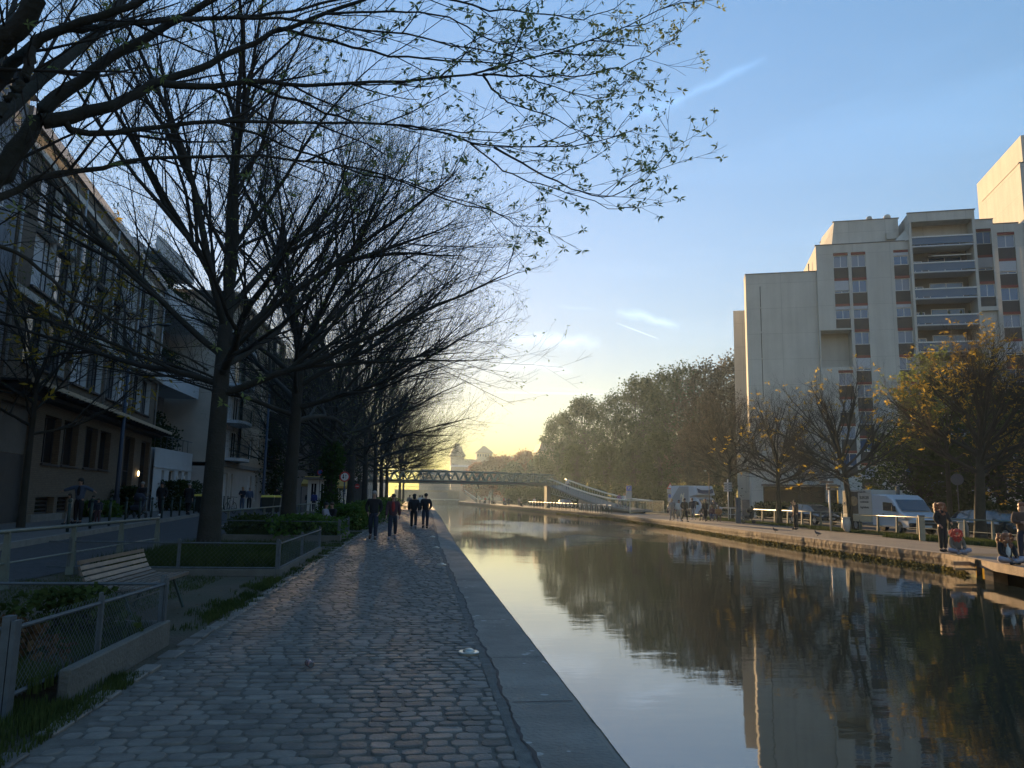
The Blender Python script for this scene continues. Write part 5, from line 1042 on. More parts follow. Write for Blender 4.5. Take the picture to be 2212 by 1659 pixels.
# hedge and fence before the block
h_ = MB(); rg = np.random.default_rng(9)
def hedge(label, x0, y0, x1, y1, h, w_, n, cat='hedge'):
    t_ = rg.random(n); X = np.stack([x0+(x1-x0)*t_+rg.normal(0, w_*.35, n), y0+(y1-y0)*t_+rg.normal(0, w_*.35, n), rg.random(n)**.7*h*rg.uniform(.9, 1.08, n)], 1); V_, F_ = leaf_clusters(rg, X, 1, .22, 'leaf'); o = npmesh('hedge', V_, [F_], [M_leafd]); return tag(o, label, cat, 'hedges on the far bank')
hedge('clipped green hedge behind the notice board and bench people', 33.5, 74, 37, 65, 1.5, .9, 9000)
hedge('long dark hedge behind the food van and dark cars', 35.5, 52, 34.5, 30, 1.7, 1.0, 14000)
hedge('dark hedge at the foot of the wood behind the box truck', 31, 118, 34, 82, 3.2, 1.6, 20000)
hedge('rough dark undergrowth along the far bank wood', 21.5, 190, 30, 122, 3.6, 2.0, 26000)
fe = thing('iron_fence', 'dark upright-bar fence in front of the apartment block entrance', 'fence', (0, 0, 0)); m = MB(); a = np.array([35.5, 75.]); b = np.array([45, 71.2]); 
for i in range(90): p = a+(b-a)*i/89; m.box(p[0]-.012, p[0]+.012, p[1]-.012, p[1]+.012, 0, 1.7)
m.build('bars', M_black, fe); m = MB(); m.tube([(*a, 1.55), (*b, 1.55)], .025); m.tube([(*a, .15), (*b, .15)], .025); m.build('rails', M_black, fe)
# ------------------------------------------------------------------ litter bags on hoops
def bag(label, loc, h=.8):
    t_ = thing('litter_bag', label, 'litter bag', loc, 0, 'litter bags on the far bank'); m = MB(); rr = [.2, .19, .24, .22, .20, .15, .10]; zz = [h, h-.06, h-.2, h*.55, h*.3, h*.12, .03]; rb_ = random.Random(int(loc[0]*100)); rings = []
    for r_, z in zip(rr, zz): rings.append([((r_*rb_.uniform(.85, 1.12))*math.cos(k*math.pi/6)+(.08*(h-z)), (r_*rb_.uniform(.85, 1.12))*math.sin(k*math.pi/6), z) for k in range(12)])
    m.loft(rings[::-1]); m.build('bag', mat('litter_plastic', (.62, .55, .48), .35, .1, 4), t_, smooth=True); m = MB(); m.tube([(.22*math.cos(a_), .22*math.sin(a_), h+.02) for a_ in np.linspace(0, 6.28, 14)], .03); m.build('hoop', M_cream, t_); m = MB(); m.cyl(.24, 0, 0, h, .03); m.build('post', M_darkmet, t_)
bag('full translucent litter bag left of the bare tree and food van', place(1828, 1150)); bag('overflowing litter bag between the curly-haired woman and the golden tree', place(2082, 1165))
# ------------------------------------------------------------------ benches, planters
M_slat = mat('worn_slats', (.13, .10, .075), .45, .25, 7)
def bench(label, loc, rz):
    """gondola bench, length along x, faces -y"""
    b_ = thing('park_bench', label, 'bench', loc, rz, 'slatted benches by the path'); L = 1.9
    prof = [(-.02+.30, .74), (.27, .68), (.245, .62), (.22, .56), (.19, .50), (.15, .455), (.08, .425), (.0, .415), (-.08, .415), (-.16, .42), (-.24, .43)]
    def sl(pr, nm):
        m = MB()
        for (a, z), (a2, z2) in zip(pr, pr[1:]+[None] if False else pr[1:]): 
            dx, dz = a2-a, z2-z; l = math.hypot(dx, dz); ux, uz = dx/l, dz/l; c = .34; mx, mz = (a+a2)/2, (z+z2)/2; nx, nz = -uz*.011, ux*.011
            m.prismx([(mx-ux*l*c-nx, mz-uz*l*c-nz), (mx+ux*l*c-nx, mz+uz*l*c-nz), (mx+ux*l*c+nx, mz+uz*l*c+nz), (mx-ux*l*c+nx, mz-uz*l*c+nz)], -L/2, L/2)
        return m.build(nm, M_slat, b_)
    sl(prof[:6], 'backrest'); sl(prof[5:], 'seat')
    m = MB(); m.box(-L/2, L/2, -.31, -.255, .405, .44); m.build('front_plank', M_slat, b_)
    for x in (-L/2+.12, L/2-.12):
        m = MB(); m.tube([(x, a+.012, z-.02) for a, z in prof]+[(x, -.3, .40)], .016, 6); m.build('side_frame', M_darkmet, b_)
        for y0, y1 in ((.14, .30), (-.14, -.30)): m = MB(); m.tube([(x, y0, .41), (x, y1, 0)], .02, 6); m.build('leg', M_darkmet, b_)
    m = MB(); m.tube([(-L/2+.12, 0, .2), (L/2-.12, 0, .2)], .012); m.build('stretcher', M_darkmet, b_); return b_
b1 = bench('empty slatted bench behind the nearest wire planter fence', (-3.58, 10.7, 0), R(90)); b1.scale = (1.12, 1.12, 1.08)
b2 = dup(b1, (-4.35, 33.9, 0), R(90), None, 'slatted bench catching the sun beside the seated woman'); dup(b1, (23.6, 63.2, 0), R(-100), None, 'low bench on the far quay with two people and a stroller')
M_mesh = mat('chain_link', (.10, .11, .115), .6, metal=.3)
def wire_fence(label, corners, h, z0, posts):
    f = thing('wire_fence', label, 'fence', (0, 0, 0), 0, 'low wire fences round the planters')
    for (x, y, r_) in posts: m = MB(); m.box(x-r_, x+r_*.2, y-r_, y+r_, 0, h+z0+.03); m.box(x+r_*.35, x+r_, y-r_, y+r_, 0, h+z0); m.build('post', M_galv, f)
    for a, b in zip(corners, corners[1:]):
        a, b = np.array(a), np.array(b); m = MB()
        for z in (z0+.03, z0+h-.06): m.tube([(*a, z), (*b, z)], .017, 6)
        m.build('rail', M_galv, f); L = np.linalg.norm(b-a); u_ = (b-a)/L; m = MB(); pit = .055 if a[1] < 12 else .09; k = int(L/pit); nr = int(h/pit)
        for i in range(k):
            # two families of diagonal wires make the diamonds
            for s in (1, -1):
                x0_, x1_ = i*pit, i*pit+s*h
                z0_, z1_ = 0., h
                if x1_ > L: z1_ = (L-x0_); x1_ = L
                if x1_ < 0: z1_ = x0_; x1_ = 0
                if z1_ > .02: p, q = a+u_*x0_, a+u_*x1_; w_ = .0016; m.tube([(p[0], p[1], z0), (q[0], q[1], z0+min(z1_, h))], w_, 3, cap=False)
        m.build('mesh', M_mesh, f)
    return f
M_kerb = mat('planter_concrete', (.12, .115, .10), .9, .15, 3, bump=.4, bscale=30)
def planter(label, x0, x1, y0, y1, h=.26, t_=.09, broken=0):
    m = MB(); m.box(x1-t_, x1, y0, y1, -.02, h); m.box(x0, x1-t_-.002, y1-t_, y1, -.02, h-.003)
    if not broken: m.box(x0, x1-t_-.002, y0, y0+t_, -.02, h-.003)
    m.box(x0, x0+t_, y0+t_+.002, y1-t_-.004, -.02, h-.006)
    _ = (0)
    p = thing('planter', label, 'planter', (0, 0, 0), 0, 'concrete-edged planters on the verge'); m.build('kerb', M_kerb, p, bevel=.012); m = MB(); m.box(x0+t_, x1-t_, y0+t_, y1-t_, -.02, h*.55); m.build('soil', mat('soil', (.045, .035, .025), .95, .3, 6, bump=.6, bscale=30), p)
planter('nearest concrete-edged planter at the lower left', -6.2, -2.58, 6.45, 8.85, .25, broken=1)
planter('planter around the second tree behind the bench', -6.4, -2.66, 15.9, 22.6, .13)
planter('planter around the third tree in front of the seated woman', -6.6, -2.66, 27.6, 31.4, .2)
wire_fence('nearest wire fence with two thick steel posts at the lower left', [(-6.2, 5.95), (-2.80, 5.95), (-2.64, 8.76), (-7.2, 8.76)], .55, .14, [(-2.80, 5.95, .045), (-2.65, 8.77, .035), (-2.72, 7.3, .02), (-5.2, 8.76, .03)])
wire_fence('wire fence around the planter behind the bench', [(-7.0, 15.95), (-2.7, 15.95), (-2.7, 19.1), (-2.7, 22.4)], .56, .12, [(-2.72, 15.95, .04), (-2.72, 19.1, .03), (-2.72, 22.4, .03), (-4.6, 15.95, .025), (-6.6, 15.95, .03)])
wire_fence('wire fence around the third tree planter', [(-7.0, 27.7), (-2.72, 27.7), (-2.72, 31.3)], .58, .14, [(-2.72, 27.7, .045), (-2.72, 31.3, .035), (-5.0, 27.7, .025), (-6.9, 27.7, .03)])
# ------------------------------------------------------------------ small things on the path
ds = thing('path_stud', 'domed steel marker stud in the cobbles, nearest of the line by the coping', 'stud', (.56, 8.2, .022), 0, 'steel studs along the coping')
m = MB(); m.tube([(0, 0, -.02), (0, 0, .005), (0, 0, .012)], [.11, .11, .10], 28); m.build('flange', mat('worn_steel', (.5, .48, .42), .3, .15, 20, metal=.9), ds, smooth=False); m = MB(); m.ball((0, 0, .008), .062, .062, .035, 20, 10); m.build('dome', MATS['worn_steel'], ds, smooth=True)
for y, lab in ((18.5, 'second domed steel stud beside the coping joint'), (24.6, 'third domed steel stud beside the coping joint'), (31, 'fourth steel stud glinting near the walkers\' feet')): dup(ds, (.58, y, .022), 0, None, lab)
cn = thing('drink_can', 'crumpled drink can lying on the cobbles', 'can', (-.95, 7.56, .055), R(24)); m = MB()
rings = []
for k, (y, r_) in enumerate([(-.055, .024), (-.05, .030), (-.042, .0325), (-.01, .031), (.02, .026), (.045, .032), (.055, .026)]): rings.append([(r_*math.cos(j*math.pi/8), y, r_*math.sin(j*math.pi/8)*(1 if k not in (3, 4) else .8)) for j in range(16)])
m.loft(rings, cap=False); m.build('body', mat('can_print', (.45, .12, .10), .25, col2=(.55, .55, .58), vscale=30, metal=.8), cn, smooth=True)
m = MB(); m.tube([(0, -.052, 0), (0, -.048, 0)], [.025, .022], 16); m.build('end_cap', M_galv, cn)
# ivy on the fourth trunk
iv = [o for o in COL.objects if o.get('label', '').startswith('ivy-wrapped')][0]; n = 5200; z = rg.random(n)*4.6; th = rg.random(n)*6.28; r_ = .36+rg.normal(0, .12, n)+.18*np.sin(z*2.2); V_, F_ = leaf_clusters(rg, np.stack([r_*np.cos(th), r_*np.sin(th), z], 1), 1, .14, 'leaf'); npmesh('ivy', V_, [F_], [leafmat('ivy_leaf', (.03, .06, .02), (.07, .12, .03))], None, iv)
# ------------------------------------------------------------------ people
import bmesh
SKQ = []
def skinobj(name, V, E, Rd, root, m_, parent, sub=1):
    me = bpy.data.meshes.new(name); bm = bmesh.new(); ly = bm.verts.layers.skin.verify(); vs = [bm.verts.new(v) for v in V]; bm.verts.ensure_lookup_table()
    for a, b in E: bm.edges.new((vs[a], vs[b]))
    for i, r in enumerate(Rd): vs[i][ly].radius = (r, r) if isinstance(r, float) else r; vs[i][ly].use_root = (i == root)
    bm.to_mesh(me); bm.free(); o = mkobj(name, me, parent); s_ = o.modifiers.new('s', 'SKIN'); s_.use_smooth_shade = True; s_.branch_smoothing = .3; u_ = o.modifiers.new('u', 'SUBSURF'); u_.levels = sub; u_.render_levels = sub
    SKQ.append((o, m_)); return o
SKIN = mat('skin', (.36, .22, .16), .6); SKIND = mat('skin_dark', (.16, .09, .06), .6)
def cloth(n, c): return mat('cloth_'+n, c, .9, .12, 14)
C_blk = cloth('black', (.014, .014, .017)); C_navy = cloth('navy', (.02, .025, .045)); C_grey = cloth('grey', (.20, .20, .21)); C_lil = cloth('lilac_grey', (.28, .27, .32)); C_den = cloth('denim', (.07, .10, .17)); C_red = cloth('red', (.30, .035, .03)); C_beige = cloth('beige', (.42, .36, .28)); C_wht = cloth('white', (.6, .6, .58)); C_brn = cloth('brown', (.10, .06, .04)); C_oran = cloth('orange', (.35, .15, .05)); C_blue = cloth('blue', (.04, .06, .25)); C_pur = cloth('purple', (.20, .10, .25)); C_mar = cloth('maroon', (.10, .025, .03)); C_burg = cloth('plum', (.07, .035, .045))
H_blk = mat('hair_black', (.01, .009, .008), .6); H_brn = mat('hair_brown', (.06, .035, .02), .6); H_gry = mat('hair_grey', (.28, .26, .24), .7); H_aub = mat('hair_auburn', (.22, .08, .03), .5); H_red = mat('hair_red', (.5, .05, .03), .5); H_fair = mat('hair_fair', (.30, .20, .10), .5)
def person(label, loc, face, h=1.74, pose='walk', top=C_blk, bottom=C_navy, hair=H_brn, hl=0, shoes=C_blk, skin=SKIN, arms='down', under=None, group=None, ph=1, bulk=1.12, coat=0):
    t = thing('person', label, 'person', loc, face, group); k = h/1.75; t.scale = (k, k, k)
    pz = {'bench': .50, 'ground': .13}.get(pose, .95); fwd = .05 if pose == 'ground' else 0
    pel = (0, 0, pz); bel = (0, .0+fwd*.4, pz+.17); che = (0, .01+fwd, pz+.36); nek = (0, .01+fwd*1.3, pz+.52); hb = (0, .035+fwd*1.4, pz+.60); hm = (0, .04+fwd*1.4, pz+.69); ht = (0, .025+fwd*1.4, pz+.755)
    if pose in ('walk', 'stand'):
        a = .21*ph if pose == 'walk' else .0
        L = dict(hip=(-.095, 0, pz-.04), knee=(-.10, a*.75+.02, .50), ank=(-.10, a*1.15, .09 if a >= 0 else .17), toe=(-.11, a*1.15+.15, .035 if a >= 0 else .06))
        Rr = dict(hip=(.095, 0, pz-.04), knee=(.10, -a*.2+.02, .50), ank=(.10, -a*1.2, .09 if a <= 0 else .17), toe=(.11, -a*1.2+.15, .035 if a <= 0 else .05))
    elif pose == 'bench':
        L = dict(hip=(-.10, 0, pz-.02), knee=(-.13, .43, .50), ank=(-.12, .45, .09), toe=(-.12, .60, .035)); Rr = dict(hip=(.10, 0, pz-.02), knee=(.12, .43, .50), ank=(.12, .40, .09), toe=(.13, .55, .035))
    else:
        L = dict(hip=(-.11, 0, .12), knee=(-.40, .27, .19), ank=(.06, .42, .09), toe=(.17, .44, .06)); Rr = dict(hip=(.11, 0, .12), knee=(.40, .27, .19), ank=(-.06, .34, .09), toe=(-.17, .37, .06))
    def arm(s, st):
        sh = (s*.20, fwd, pz+.465)
        sw = -.10*ph*s if pose == 'walk' else 0
        if st == 'down': return sh, (s*.235, sw*.7-.02+fwd, pz+.19), (s*.245, sw*1.6+.04+fwd, pz-.06)
        if st == 'pocket': return sh, (s*.275, -.05+fwd, pz+.20), (s*.20, .09+fwd, pz+.0)
        if st == 'out': return sh, (s*.40, .05, pz+.38), (s*.62, .12, pz+.30)
        if st == 'phone': return sh, (s*.24, .10, pz+.24), (s*.13, .28, pz+.55)
        if st == 'fold': return sh, (s*.25, .06+fwd, pz+.22), (s*.05, .22+fwd, pz+.22)
        if st == 'lap': return sh, (s*.25, .08+fwd, pz+.2), (s*.14, .28+fwd, pz+.08)
        if st == 'push': return sh, (s*.22, .08, pz+.22), (s*.18, .33, pz+.10)
    st = arms if isinstance(arms, tuple) else (arms, arms)
    AR = [arm(-1, st[0]), arm(1, st[1])]
    V = [pel, bel, che, nek, hb, hm, ht]; E = [(0, 1), (1, 2), (2, 3), (3, 4), (4, 5), (5, 6)]; Rd = [(.13, .11), (.115, .095), (.13, .10), .055, .058, .088, .066]
    def addv(p, pr, r): V.append(tuple(p)); Rd.append(r); E.append((pr, len(V)-1)); return len(V)-1
    addv((0, hm[1]+.10, hm[2]-.015), 5, .016)
    for s in (-1, 1): addv((s*.082, hm[1]-.01, hm[2]-.01), 5, .016)
    for leg in (L, Rr):
        i = addv(leg['hip'], 0, .088); i = addv(leg['knee'], i, .056); mid = np.array(leg['knee'])*.6+np.array(leg['ank'])*.4; i = addv(mid, i, .052); i = addv(leg['ank'], i, .036); addv(np.array(leg['toe'])*.75+np.array(leg['ank'])*.25, i, .024)
    for s, (sh, el, wr) in zip((-1, 1), AR):
        i = addv(sh, 2, .055); i = addv(el, i, .040); i = addv(wr, i, .026)
        d = nrm(np.array(wr)-np.array(el)); sd_ = nrm(np.cross(d, [s*1., 0, 0.]) if abs(d[0]) < .8 else np.array([0, 1., 0])); pm = addv(np.array(wr)+d*.055, i, .028); n_ = np.cross(d, sd_)*s
        for f_, ln in zip((-1.5, -.5, .5, 1.5), (.062, .074, .07, .055)): b_ = np.array(V[pm])+d*.03+sd_*.017*f_; q = addv(b_, pm, .009); q = addv(b_+d*ln*.55-n_*.012, q, .0085); addv(b_+d*ln*.9-n_*.035, q, .007)
        b_ = np.array(wr)+d*.02+sd_*.035; q = addv(b_, i, .010); addv(b_+d*.035+sd_*.02, q, .009)
    skinobj('body', V, E, Rd, 0, skin, t)
    B = bulk; lo = -.02 if not coat else -.42
    if top:
        V = [(0, 0, pz-.11), bel, che, (0, nek[1], nek[2]-.015)]; E = [(0, 1), (1, 2), (2, 3)]; Rd = [(.185*B, .155*B), (.165*B, .14*B), (.165*B, .14*B), .08]
        for s, (sh, el, wr) in zip((-1, 1), AR): n0 = len(V); V += [sh, el, tuple(np.array(el)*.06+np.array(wr)*.94)]; Rd += [.082*B, .068*B, .052*B]; E += [(2, n0), (n0, n0+1), (n0+1, n0+2)]
        if coat: V.append((0, -.01, pz-coat)); Rd.append((.19, .15)); E.append((0, len(V)-1))
        skinobj('jacket', V, E, Rd, 0, top, t)
    V = [(0, 0, pz+.14), (0, 0, pz-.03)]; E = [(0, 1)]; Rd = [(.15, .125), (.165, .14)]
    for leg in (L, Rr): n0 = len(V); a_ = np.array(leg['knee']); b_ = np.array(leg['ank']); V += [leg['hip'], leg['knee'], tuple(a_*.5+b_*.5), tuple(b_+(0, 0, .02))]; Rd += [.115, .086, .075, .066]; E += [(1, n0), (n0, n0+1), (n0+1, n0+2), (n0+2, n0+3)]
    skinobj('trousers', V, E, Rd, 0, bottom, t)
    for leg in (L, Rr): a_ = np.array(leg['ank']); b_ = np.array(leg['toe']); d = nrm(b_-a_); skinobj('shoe', [tuple(a_+(0, 0, .02)), tuple(a_+np.array([0, -.03, -.04])), tuple(b_*.6+a_*.4-(0, 0, .01)), tuple(b_+d*.05)], [(0, 1), (1, 2), (2, 3)], [.056, .056, .052, .046], 0, shoes, t)
    hc = np.array([0, hm[1]-.015, hm[2]+.03])
    if hair is not None:
        m = MB(); m.ball(hc, .098, .108, .093, 14, 9)
        if hl == 0: pass
        elif hl == 1: m.ball(hc+[0, -.05, -.12], .095, .07, .13, 12, 8)
        elif hl == 2:
            rb_ = random.Random(int(abs(loc[0])*97))
            for i in range(60): a_ = rb_.uniform(0, 6.28); z = rb_.uniform(-.36, .05); rr = .12+.09*math.sin((z+.36)/.41*2.6); x_, y_ = math.cos(a_)*rr, math.sin(a_)*rr*.9-.045; y_ = min(y_, .02+.10*(z < -.16)); m.ball(hc+[x_, y_, z], .045, .045, .055, 6, 4)
        elif hl == 3: m.ball(hc+[0, -.005, .0], .105, .115, .10, 12, 8); m.ball(hc+[0, -.06, -.1], .09, .07, .09, 10, 6)
        hrm = m.build('hair', hair, t, smooth=True)
        m = MB(); 
    if under: m = MB(); m.ball((0, fwd+.065, pz+.28), .085, .10, .23, 12, 9); m.build('shirt', under, t, smooth=True)
    for s in (-1, 1): m = MB(); m.ball((s*.031, hm[1]+.082, hm[2]+.012), .012, .008, .008, 8, 5); m.build('eye', H_blk, t)
    return t
WG_ = 'walkers on the cobbled path'; PI = math.pi
person('balding person in dark jacket and jeans walking towards the camera', place(805, 1165), PI, 1.76, 'walk', C_blk, C_navy, H_gry, 0, C_brn, group=WG_, arms='pocket', bulk=1.05)
person('person in open dark jacket over a bright red top walking towards the camera', place(847, 1165), PI, 1.66, 'walk', C_burg, C_navy, H_blk, 1, C_grey, group=WG_, under=C_red, ph=-1)
person('left person of the dark pair walking away hand in hand along the coping', place(893, 1143), 0, 1.70, 'walk', C_blk, C_blk, H_blk, 3, C_grey, group=WG_, arms=('pocket', 'down'), bulk=1.12)
person('right person of the dark pair walking away beside the coping', place(918, 1142), 0, 1.74, 'walk', C_blk, C_navy, H_blk, 0, C_blk, group=WG_, arms=('down', 'pocket'), ph=-1, bulk=1.12)
person('distant person in pale clothes between the two dark walkers', place(906, 1107), 0, 1.7, 'walk', C_wht, C_grey, H_brn, 0, group=WG_)
person('distant person in grey far down the path left of the dark pair', place(884, 1104), PI, 1.7, 'walk', C_grey, C_navy, H_brn, 0, group=WG_, ph=-1)
person('farthest small walker at the end of the cobbled path', place(912, 1098), 0, 1.7, 'walk', C_beige, C_grey, H_brn, 1, group=WG_)
LG = 'people on the left pavement'
def pl(u_, v, z=.35): return place(u_, v, z)
person('person in blue denim jacket with arms stretched out to two children', pl(167, 1131), PI*.95, 1.70, 'stand', C_den, C_blk, H_blk, 3, C_blk, group=LG, arms=('out', 'out'), under=C_blk)
person('small child in a pale coat left of the person in denim', pl(146, 1132), PI*.8, 1.12, 'walk', C_beige, C_grey, H_blk, 1, group=LG)
person('small child in dark clothes holding the raised hand, behind the scooter', pl(197, 1130), PI, 1.05, 'stand', C_navy, C_blk, H_blk, 0, group=LG, arms=('out', 'down'))
person('child with pink headband and small board in front of the other child', pl(209, 1131), PI, .95, 'stand', C_navy, C_burg, H_brn, 1, group=LG)
person('person in black pushing the dark stroller by the lamp post', pl(303, 1116), PI*.93, 1.72, 'walk', C_blk, C_blk, H_gry, 0, group=LG, arms='push')
person('dark-haired person in long black coat walking between stroller and bearded bushes', pl(346, 1114), PI*.95, 1.74, 'walk', C_blk, C_blk, H_blk, 1, C_wht, group=LG, arms='pocket', coat=.3, bulk=1.1)
person('bald person in dark coat seen from behind just left of the second tree', pl(405, 1112), 0, 1.74, 'walk', C_blk, C_blk, H_gry, 0, group=LG, coat=.3)
person('person in dark jacket and pale jeans before the beige house', pl(522, 1102), PI*.9, 1.7, 'stand', C_navy, C_den, H_fair, 1, group=LG, arms='fold')
person('person in grey top beside the one in pale jeans', pl(537, 1101), PI*1.1, 1.68, 'stand', C_den, C_blk, H_gry, 0, group=LG)
person('dark standing person right behind the yellow-lidded bins', pl(596, 1099), PI, 1.72, 'stand', C_blk, C_blk, H_blk, 0, group=LG)
person('person in bright blue hooded jacket below the kiosk', pl(677, 1105, .1), 0, 1.74, 'walk', C_blue, C_navy, H_blk, 3, group=LG)
person('dark person right of the blue-jacketed one below the kiosk', pl(694, 1103, .1), PI, 1.72, 'stand', C_blk, C_navy, H_brn, 0, group=LG)
person('dark person half hidden by the third trunk near the kiosk', pl(664, 1102, .1), PI, 1.7, 'stand', C_blk, C_navy, H_brn, 0, group=LG)
person('seated person in a lilac-grey hoodie with black hair on the far bench', (-3.98, 34.25, 0), R(-100), 1.70, 'bench', C_lil, C_blk, H_blk, 1, group='people on benches', arms='lap')
person('dark-clad person facing the one in the lilac-grey hoodie on the bench', (-3.75, 34.85, 0), R(140), 1.70, 'bench', C_blk, C_navy, H_brn, 0, group='people on benches', arms='lap')
person('person in orange sitting low behind the shrubs near the bald walker', (-3.9, 45, 0), R(-90), 1.5, 'bench', C_oran, C_navy, H_brn, 0, group='people on benches', arms='lap')
QG = 'people on the far quay'
person('leftmost of the four walkers, grey top and pale trousers', place(1452, 1124), R(150), 1.74, 'walk', C_grey, C_grey, H_fair, 0, C_blk, group=QG, ph=-1)
person('long-haired second of the four walkers with cream trousers', place(1467, 1125), R(170), 1.66, 'walk', C_wht, C_beige, H_brn, 1, C_wht, group=QG)
person('third of the four walkers all in black with a cap', place(1479, 1127), R(190), 1.78, 'walk', C_blk, C_blk, H_blk, 3, C_blk, group=QG, arms='pocket', bulk=1.15)
person('rightmost of the four walkers in dark jacket and grey jeans', place(1496, 1123), R(160), 1.82, 'walk', C_navy, C_grey, H_brn, 0, C_wht, group=QG)
person('curly-haired person in black hoodie in front of the box truck', place(1524, 1126), R(175), 1.76, 'walk', C_blk, C_blk, H_aub, 3, C_blk, group=QG, ph=-1)
person('short-haired person in dark top with pale belt beside the truck', place(1542, 1124), R(185), 1.66, 'walk', C_blk, C_den, H_fair, 0, C_wht, group=QG)
person('seated person in maroon on the far quay bench', (24.0, 61.7, 0), R(150), 1.7, 'bench', C_mar, C_den, H_brn, 0, group=QG, arms='lap')
person('seated person in brown-orange at the right end of the far quay bench', (24.15, 60.8, 0), R(160), 1.7, 'bench', C_oran, C_brn, H_brn, 1, group=QG, arms='lap')
person('seated person in blue jeans leaning behind the stroller', (23.8, 63.2, 0), R(140), 1.7, 'bench', C_blk, C_den, H_brn, 0, group=QG, arms='lap')
person('lone standing person in orange-sided jacket lifting a hand to the face', place(1720, 1144), R(95), 1.76, 'stand', C_brn, C_blk, H_blk, 0, C_blk, group=QG, arms=('phone', 'down'), bulk=1.12)
person('standing person with long curly auburn hair and black jacket', place(2038, 1192), R(195), 1.70, 'stand', C_blk, C_blk, H_aub, 2, C_blk, group=QG, arms=('lap', 'pocket'), bulk=1.12)
x, y, _ = place(2066, 1198); person('person with bright red hair sitting cross-legged on the quay edge', (x, y, .004), R(170), 1.55, 'ground', cloth('olive', (.16, .13, .10)), C_lil, H_red, 2, C_grey, group=QG, arms='lap', bulk=1.1)
x, y, _ = place(2172, 1219); person('person with long auburn hair and pale top sitting cross-legged by a bottle', (x, y, .004), R(180), 1.62, 'ground', C_blk, C_lil, H_aub, 2, C_blk, group=QG, arms='lap', under=C_wht)
x, y, _ = place(2216, 1216); person('standing person cut by the right edge in a fur-trimmed coat', (x, y, .004), R(150), 1.72, 'stand', C_brn, C_navy, H_aub, 1, C_navy, group=QG, arms='fold')
def onramp(i): p = (dn[i]+df[i])/2; return (p[0], p[1], p[2])
person('person in purple walking down the footbridge ramp', onramp(24), R(200), 1.7, 'walk', C_pur, C_grey, H_brn, 1, group='people on the footbridge')
person('person in white walking down the footbridge ramp', onramp(26), R(200), 1.75, 'walk', C_wht, C_grey, H_fair, 0, group='people on the footbridge')
person('person crouched over a bicycle at the ramp top', onramp(4), R(200), 1.7, 'walk', C_wht, C_navy, H_brn, 0, group='people on the footbridge')
random.seed(21); cols = [C_wht, C_blk, C_beige, C_navy, C_grey, C_red]
for i in range(14):
    y = 138+i*5.2+random.uniform(-1, 1); x = xr(y)+random.uniform(.6, 3.2); ps = 'ground' if i % 3 == 1 else 'stand'
    person('small far person in %s %s beyond the footbridge, %s in line from the footbridge' % (('white', 'black', 'beige', 'navy', 'grey', 'red')[i % 6], 'sitting' if ps == 'ground' else 'standing', ORD[i]), (x, y, 0), random.uniform(2, 4.4), 1.7, ps, cols[i % 6], C_navy, H_brn, i % 2, group='far people beyond the footbridge')
bpy.context.view_layer.update(); dg = bpy.context.evaluated_depsgraph_get(); done_ = []
for o, m_ in SKQ: done_.append(bpy.data.meshes.new_from_object(o.evaluated_get(dg)))
for (o, m_), me in zip(SKQ, done_): me.name = o.name; me.materials.clear(); me.materials.append(m_); o.modifiers.clear(); o.data = me
# strollers, bicycle, bottle, birds
def stroller(label, loc, rz, m_):
    s = thing('stroller', label, 'stroller', loc, rz, 'strollers'); m = MB(); m.prismx([(-.3, .35), (.25, .35), (.32, .55), (-.05, .6), (-.28, 1.0), (-.4, .95)], -.22, .22); m.build('seat', m_, s, bevel=.03)
    m = MB(); m.ball((0, -.12, .95), .25, .28, .22, 12, 7); m.build('canopy', m_, s, smooth=True)
    for sx in (-1, 1):
        m = MB(); m.tube([(sx*.25, -.55, 1.02), (sx*.25, .1, .45), (sx*.25, .38, .12)], .014); m.tube([(sx*.25, -.35, .15), (sx*.25, .05, .5)], .014); m.build('frame', M_galv, s)
        for y, r_ in ((-.35, .13), (.38, .1)): m = MB(); m.tube([(sx*.25, y, r_), (sx*.29, y, r_)], r_, 14); m.build('wheel', M_black, s)
    m = MB(); m.tube([(-.25, -.55, 1.02), (.25, -.55, 1.02)], .018); m.build('handle', M_black, s)
x, y, z = pl(300, 1118); stroller('dark stroller pushed along the left pavement by a person in black', (x+.15, y-.75, z), R(175), C_navy)
x, y, _ = place(1618, 1131); stroller('dark stroller with pale wheels parked by the notice board', (x, y, 0), R(60), C_blk)
def bike(label, loc, rz):
    b = thing('bicycle', label, 'bicycle', loc, rz, 'bicycles on the left pavement')
    for x in (-.52, .52): m = MB(); m.tube([(x+.33*math.cos(a_), 0, .34+.33*math.sin(a_)) for a_ in np.linspace(0, 6.283, 21)], .018, 5); w_ = m.build('wheel', M_tyre, b); m = MB(); [m.tube([(x, 0, .34), (x+.32*math.cos(a_), 0, .34+.32*math.sin(a_))], .003, 3) for a_ in np.linspace(0, 6.1, 10)]; m.build('spokes', M_galv, w_)
    m = MB(); m.tube([(-.52, 0, .34), (-.08, 0, .32), (.36, 0, .78), (-.2, 0, .8), (-.08, 0, .32)], .016); m.tube([(-.52, 0, .34), (-.2, 0, .8)], .012); m.tube([(.52, 0, .34), (.36, 0, .8), (.34, 0, .95)], .014); m.build('frame', M_blue, b)
    m = MB(); m.box(-.34, -.12, -.06, .06, .88, .93); m.build('saddle', M_black, b, bevel=.02); m = MB(); m.tube([(.28, -.26, .98), (.36, 0, 1.0), (.28, .26, .98)], .014); m.build('handlebar', M_black, b)
bike('dark bicycle leaning behind the railing before the beige house', pl(497, 1110), R(80)); bike('dark bicycle on its stand beside the yellow-lidded bin by the second tree', pl(447, 1114), R(75))
